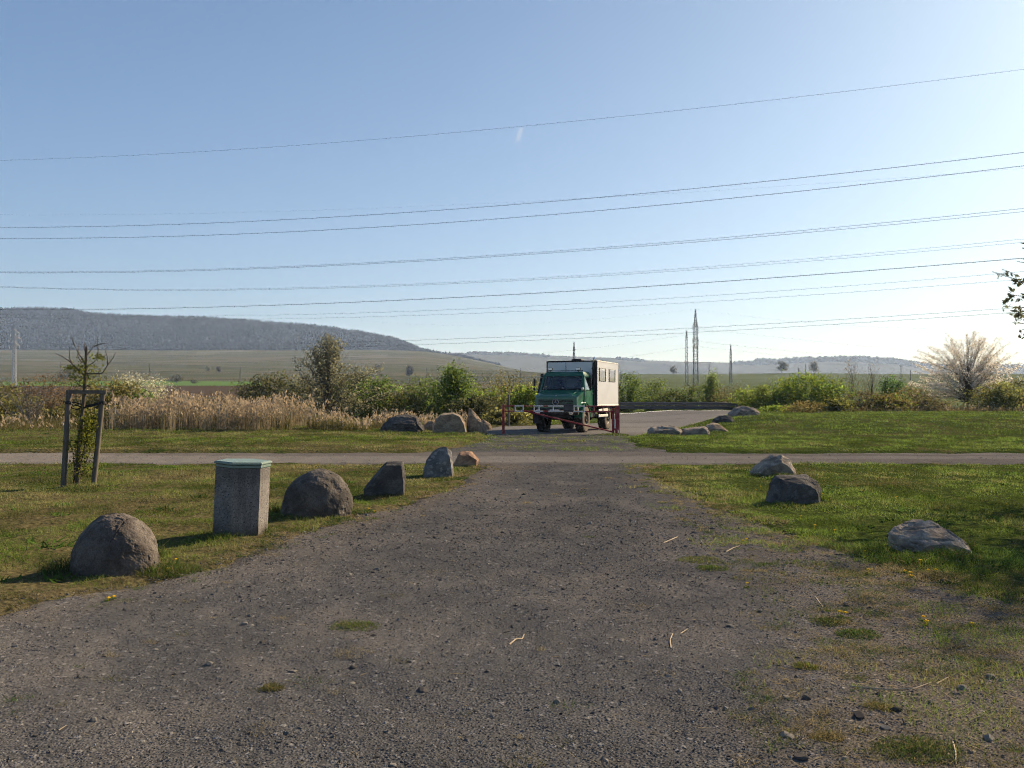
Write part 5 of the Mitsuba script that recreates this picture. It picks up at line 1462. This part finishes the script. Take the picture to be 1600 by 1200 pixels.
# ------------------------------------------------------------------ small things on the ground
for (u, v), r, n, h, col, lab in [
    ((108, 893), 0.26, 420, 0.26, (0.060, 0.100, 0.028), 'tall dark grass tuft at the left foot of the cracked boulder'),
    ((258, 893), 0.30, 520, 0.17, (0.085, 0.120, 0.030), 'spreading grass tuft at the right foot of the cracked boulder'),
    ((245, 868), 0.14, 160, 0.22, (0.085, 0.120, 0.030), 'upright grass tuft behind the right side of the cracked boulder'),
    ((430, 800), 0.16, 160, 0.20, (0.060, 0.095, 0.025), 'dark grass tuft between the bin and the second boulder'),
    ((412, 832), 0.14, 130, 0.13, (0.085, 0.110, 0.030), 'grass tuft at the right foot of the concrete bin'),
    ((345, 842), 0.20, 170, 0.12, (0.075, 0.105, 0.030), 'dark weed tuft at the left foot of the concrete bin'),
    ((565, 800), 0.22, 240, 0.09, (0.070, 0.110, 0.032), 'low green tuft right of the second boulder'),
    ((533, 812), 0.20, 240, 0.08, (0.060, 0.100, 0.030), 'low green tuft before the second boulder'),
    ((555, 979), 0.19, 700, 0.040, (0.095, 0.130, 0.030), 'flat oblong green tuft alone in the middle of the gravel'),
    ((1092, 876), 0.24, 600, 0.045, (0.110, 0.140, 0.032), 'upper yellow-green tuft in the gravel, right of the middle'),
    ((1112, 889), 0.16, 420, 0.050, (0.075, 0.120, 0.030), 'dark green tuft just below the yellow-green one in the gravel'),
    ((1290, 972), 0.13, 420, 0.040, (0.070, 0.115, 0.030), 'left of two green tufts side by side at the right of the gravel'),
    ((1338, 990), 0.16, 560, 0.050, (0.060, 0.105, 0.026), 'right of two green tufts side by side at the right of the gravel'),
    ((1258, 1044), 0.08, 220, 0.050, (0.120, 0.145, 0.030), 'small yellowish tuft below the two green ones'),
    ((428, 1076), 0.07, 200, 0.045, (0.130, 0.130, 0.045), 'small yellowish tuft at the lower left of the gravel'),
    ((1430, 1172), 0.20, 800, 0.050, (0.085, 0.120, 0.035), 'broad green tuft at the lower right'),
    ((1372, 1108), 0.09, 260, 0.045, (0.135, 0.130, 0.050), 'pale green tuft above the broad one at the lower right'),
    ((1288, 1152), 0.08, 240, 0.050, (0.190, 0.160, 0.075), 'straw-coloured tuft at the lower right'),
    ((455, 828), 0.22, 240, 0.05, (0.085, 0.115, 0.035), 'low tuft on the gravel edge before the second boulder'),
    ((1370, 862), 0.13, 160, 0.26, (0.080, 0.135, 0.028), 'tall grass tuft at the left end of the mottled rock'),
    ((1425, 878), 0.34, 520, 0.16, (0.085, 0.140, 0.028), 'grass growing along the front of the mottled rock'),
    ((1490, 872), 0.24, 420, 0.19, (0.085, 0.140, 0.028), 'grass growing at the right front of the mottled rock'),
    ((1512, 858), 0.10, 120, 0.26, (0.110, 0.165, 0.030), 'upright grass tuft at the right end of the mottled rock'),
    ((1215, 792), 0.30, 260, 0.10, (0.070, 0.110, 0.028), 'grass along the foot of the dark rounded rock'),
    ((1283, 783), 0.16, 180, 0.22, (0.120, 0.180, 0.030), 'bright grass tuft right of the dark rounded rock'),
    ((1222, 747), 0.26, 240, 0.18, (0.080, 0.125, 0.028), 'grass before the pointed grey rock'),
    ((1180, 745), 0.26, 200, 0.15, (0.085, 0.125, 0.030), 'grass at the left foot of the pointed grey rock'),
    ((585, 778), 0.30, 240, 0.10, (0.150, 0.135, 0.055), 'dry grass along the foot of the dark wedge-shaped rock'),
    ((690, 748), 0.30, 240, 0.12, (0.090, 0.120, 0.032), 'grass along the foot of the upright mottled rock'),
    ((118, 766), 0.45, 420, 0.14, (0.075, 0.105, 0.028), 'longer grass round the foot of the staked tree'),
    ((640, 682), 1.2, 420, 0.16, (0.085, 0.125, 0.030), 'grass along the foot of the long dark slab'),
    ((705, 681), 0.9, 340, 0.18, (0.085, 0.130, 0.030), 'grass along the foot of the round brown rock'),
    ((958, 680), 0.7, 360, 0.16, (0.085, 0.120, 0.030), 'grass tuft round the foot of the right barrier posts'),
    ((1040, 684), 1.0, 360, 0.15, (0.085, 0.135, 0.030), 'grass along the foot of the left flat rock by the lot'),
    ((1085, 684), 1.0, 360, 0.17, (0.085, 0.140, 0.019), 'grass along the foot of the second flat rock by the lot'),
]:
    x, D = gp(u, v)
    on = h < 0.06
    tuft('grass_tuft', x, D, r, int(n * (1.8 if on else 1.4)), h * (1.3 if on else 1), 0.0045 * max(1, D / 8), col, lab, lean=1.2)
# dry and patchy grass on the earthy edges of the drive, one mass of small clumps and straw
ds = [(9.0, 2.6)]
n = 24000
x, y = wedge(n, 3.5, 21, 1.6)
ins = inside(x, y)
nz = meshkit.fbm(np.stack([x, y, 0 * x], -1) * 1.5, 3, 91)
t = np.clip((x - pl(y, PR) + 0.35) / (pl(y, XR) - pl(y, PR) + 0.35), 0, 1)
leftish = np.clip((x - pl(y, XL)), 0, 9)
pr = np.where(x > 0, np.where(t > 0, 0.16 + 0.8 * t, 0.012), 0.60 * np.exp(-(leftish / 0.45) ** 2) + 0.010)
keep = (ins > -0.1) & (rng.random(n) < pr * smooth01(0.34, 0.58, nz))
for cx_, cy_ in zip(x[keep], y[keep]):
    kind = rng.random()
    col = (0.255, 0.215, 0.125) if kind < 0.45 else (0.115, 0.118, 0.040) if kind < 0.72 else (0.060, 0.105, 0.024)
    rr = 0.03 + 0.12 * rng.random() ** 1.6
    tuft('', cx_, cy_, rr, int(30 + 5200 * rr * rr), 0.040 + 0.065 * rng.random(), 0.0050 * max(1, cy_ / 7), col, '', lean=1.4, key_obj=False)
n = 44000
x, y = wedge(n, 3.5, 20, 1.6)
leftish = np.clip((x - pl(y, XL)), 0, 9)
pr = np.where(x > 0, 0.8 * smooth01(-0.5, 0.6, x - pl(y, PR)), 0.6 * np.exp(-(leftish / 0.6) ** 2)) + 0.025
keep = (inside(x, y) > -0.3) & (rng.random(n) < pr)
x, y = x[keep], y[keep]
n = len(x)
a, ln = rng.random(n) * 6.283, 0.012 + 0.05 * rng.random(n) ** 2
z = zg(x, y) + 0.006
wd = 0.0014 * np.clip(y / 5, 1, 4)
dx, dy = np.cos(a) * ln, np.sin(a) * ln
v = np.stack([np.stack([x - dx, y - dy, z], -1), np.stack([x + dx - dy * 0.1, y + dy + dx * 0.1, z + 0.010 * rng.random(n)], -1), np.stack([x + wd * np.sin(a), y - wd * np.cos(a), z + 0.004], -1)], 1)
v2 = np.stack([v[:, 0], v[:, 1], v[:, 2] + np.stack([-2 * wd * np.sin(a), 2 * wd * np.cos(a), 0 * a], -1)], 1)
vv = np.concatenate([v, v2]).reshape(-1, 3)
LONG.append((trimesh.Trimesh(vv, np.arange(len(vv)).reshape(-1, 3), process=False), np.tile(np.repeat(np.array([[0.32, 0.27, 0.18]]) * (0.5 + 0.8 * rng.random((n, 1))), 3, axis=0), (2, 1))))
# broad-leaved weeds in the lawns
n = 900
x, y = wedge(n, 6.5, 40, 1.3)
keep = (inside(x, y) < -0.15) & (meshkit.fbm(np.stack([x, y, 0 * x], -1) * 0.7, 3, 95) > 0.50)
for cx_, cy_ in zip(x[keep], y[keep]):
    q = int(9 + 12 * rng.random())
    sz = 0.05 + 0.09 * rng.random()
    bx_w, by_w = cx_ + rng.normal(size=q) * sz * 0.6, cy_ + rng.normal(size=q) * sz * 0.6
    zz = np.full(q, float(zg(np.array([cx_]), np.array([cy_]))[0]))
    col = np.array([[0.070, 0.125, 0.026]]) * (0.6 + 0.8 * rng.random()) * (0.7 + 0.6 * rng.random((q, 1)))
    LONG.append(blades(bx_w, by_w, zz, np.full(q, sz * 1.1), np.full(q, sz * 0.36), col, 1.5))
obj('dry_grass', join([q[0] for q in LONG]), 'material_blade', color=np.concatenate([q[1] for q in LONG]))
tag('dry_grass', 'dry straw, scrubby clumps and longer grass along the drive edges and round the rocks', 'dry grass', kind='stuff')
# dandelions
mat('material_dandelion', (0.80, 0.52, 0.01), 0.7)
for u, v in [(276, 886), (264, 893), (412, 826), (349, 838), (172, 936), (180, 933), (585, 802), (576, 798), (1166, 918), (1165, 846), (1272, 826), (1303, 833), (1250, 815), (1355, 897), (1436, 888), (1420, 900), (1448, 898),
             (1460, 899), (1421, 904), (1412, 897), (1319, 964), (1310, 962), (1445, 978), (1440, 970), (1516, 980), (1572, 797), (1536, 767), (1543, 768), (1188, 765), (1180, 770), (1284, 776), (1400, 786), (1350, 864), (1160, 848)]:
    x, D = gp(u, v)
    z = float(zg(np.array([x]), np.array([D]))[0])
    k = new('dandelion')
    hh = 0.022 + 0.030 * rng.random() if inside(np.array([x]), np.array([D]))[0] > 0 else 0.05 + 0.04 * rng.random()
    rr = 0.014 + 0.006 * rng.random()
    head = [tube([[x, D, z + hh], [x + rr * math.cos(a) * q, D + rr * math.sin(a) * q, z + hh + 0.009 * (1.3 - q)]], [0.005, 0.0035], 3) for q in (1.0, 0.6) for a in np.arange(8) * math.pi / 4 + q]
    obj('flower', join(head), 'material_dandelion', k)
    m, c = blades(np.full(9, x), np.full(9, D), np.full(9, z), np.full(9, 0.06), np.full(9, 0.018), np.array([[0.07, 0.12, 0.025]]) * (0.7 + 0.6 * rng.random((9, 1))), 1.6, bend=True)
    obj('leaves', m, 'material_blade', k, color=c)
    obj('stem', tube([[x, D, z - 0.01], [x, D, z + hh]], 0.0025, 4), 'material_dandelion', k)
    where = ('beside the cracked boulder' if u < 300 and v < 900 else 'on the dry patch below the cracked boulder' if u < 200 and v < 1000 else 'alone on the gravel at the lower left' if u < 100 else 'at the foot of the concrete bin' if u < 420 and v < 850
             else 'alone on the gravel below the bin' if u < 450 else 'right of the second boulder' if u < 600 else 'near the dark rounded rock' if u < 1290 and v < 790 else 'in the grass between the dark rock and the gravel' if v < 850 and u < 1310
             else 'in the far right of the lawn' if v < 800 else 'at the edge below the mottled rock' if 1340 < u < 1470 and v < 910 else 'among the scrubby clumps at the right of the drive')
    tag(k, 'small yellow dandelion ' + where, 'dandelion', 'dandelions ' + where)
# dry stalks and twigs
mat('material_dry_stalk', (0.40, 0.32, 0.22), 0.85)
for pts, r, lab in [
    ([(796, 1009), (806, 1003), (816, 1000), (819, 994)], 0.006, 'pale forked stalk lying in the middle of the gravel'),
    ([(1047, 1014), (1046, 1002), (1050, 991)], 0.0045, 'pale upright-lying stalk right of the middle of the gravel'),
    ([(1062, 991), (1073, 985)], 0.0045, 'short pale stalk beside the curved one in the gravel'),
    ([(1036, 847), (1050, 843), (1058, 838)], 0.008, 'pale curved stalk at the upper right of the gravel'),
    ([(1134, 862), (1145, 857), (1155, 854)], 0.006, 'faint curved stalk near the right gravel edge'),
    ([(1325, 1074), (1380, 1081), (1425, 1078), (1452, 1068)], 0.0045, 'long thin stalk among the dry grass at the lower right'),
    ([(1484, 1160), (1489, 1180), (1489, 1197)], 0.005, 'upright-lying stalk near the lower right corner'),
    ([(1272, 932), (1284, 950)], 0.004, 'thin stalk above the two green tufts at the right'),
    ([(1352, 970), (1366, 978)], 0.004, 'thin stalk right of the two green tufts'),
    ([(1460, 1068), (1478, 1058)], 0.005, 'short pale stalk at the end of the long thin one'),
    ([(96, 1144), (108, 1140)], 0.004, 'small pale stalk at the lower left'),
]:
    p = []
    for i, (u, v) in enumerate(pts):
        x, D = gp(u, v)
        p.append([x, D, float(zg(np.array([x]), np.array([D]))[0]) + 0.006 + 0.008 * (i % 2)])
    p = np.array(p)
    t = np.linspace(0, 1, 10); ix = np.linspace(0, 1, len(p))
    sm = np.stack([np.interp(t, ix, p[:, k]) for k in range(3)], 1)
    k = obj('dry_stalk', tube(sm, np.linspace(r, r * 0.5, 10), 5), 'material_dry_stalk', smooth=50)
    tag(k, lab, 'stalk')
# loose stones large enough to tell apart
seen = [(410, 947), (384, 974), (394, 977), (412, 1003), (320, 1100), (548, 897), (584, 896), (553, 1043), (459, 1050), (550, 1070), (730, 900), (700, 925), (528, 937), (790, 988), (806, 948), (880, 920), (902, 1066), (970, 1002), (988, 922),
        (1122, 1009), (1140, 979), (1186, 955), (1230, 1000), (1226, 1091), (1256, 1092), (1250, 1184), (1317, 1184), (1338, 1120), (1340, 1135), (1380, 1136), (1396, 1112), (1318, 944), (1320, 947), (1436, 958), (1508, 1007), (1585, 1052), (1545, 1057), (1228, 1150),
        (1450, 1100), (1540, 1155), (1500, 1075), (150, 1130), (60, 1150), (27, 1008), (120, 1010), (205, 1062), (245, 1015), (660, 1080), (615, 1190), (870, 1096), (1060, 1080), (640, 1036), (350, 1170), (500, 1130), (205, 985), (330, 1040)]
for u, v in seen:
    x, D = gp(u, v)
    sz = (0.011 + 0.014 * rng.random()) * (1.25 if u > 1200 else 1.0)
    q = trimesh.creation.icosphere(subdivisions=2)
    vv = np.array(q.vertices)
    pl_ = rng.normal(size=(7, 3)); pl_ /= np.linalg.norm(pl_, axis=1, keepdims=True)
    for n_ in pl_:
        over = np.clip(vv @ n_ - (0.55 + 0.25 * rng.random()), 0, None)
        vv = vv - over[:, None] * n_
    vv = vv * np.array([1.0 + 0.5 * rng.random(), 0.8 + 0.4 * rng.random(), 0.55 + 0.25 * rng.random()]) * sz
    a = rng.random() * 6.28
    vv = np.stack([vv[:, 0] * math.cos(a) - vv[:, 1] * math.sin(a), vv[:, 0] * math.sin(a) + vv[:, 1] * math.cos(a), vv[:, 2]], 1)
    tone = np.array([0.17, 0.16, 0.145]) if rng.random() < 0.55 else np.array([0.075, 0.070, 0.066])
    c = np.ones((len(vv), 1)) * tone * (0.8 + 0.4 * rng.random()) * (0.9 + 0.2 * rng.random((len(vv), 1)))
    k = obj('loose_stone', trimesh.Trimesh(vv + [x, D, float(zg(np.array([x]), np.array([D]))[0]) + sz * 0.32], q.faces, process=False), 'material_painted', color=c)
    tn = 'pale' if tone[0] > 0.1 else 'dark'
    where = ('left third' if u < 533 else 'middle third' if u < 1067 else 'right third') + (' near the lower edge' if v > 1060 else ' halfway down' if v > 960 else ' higher up')
    tag(k, 'small %s stone loose on the gravel drive, %s' % (tn, where), 'stone', '%s loose stones, %s' % (tn, where))
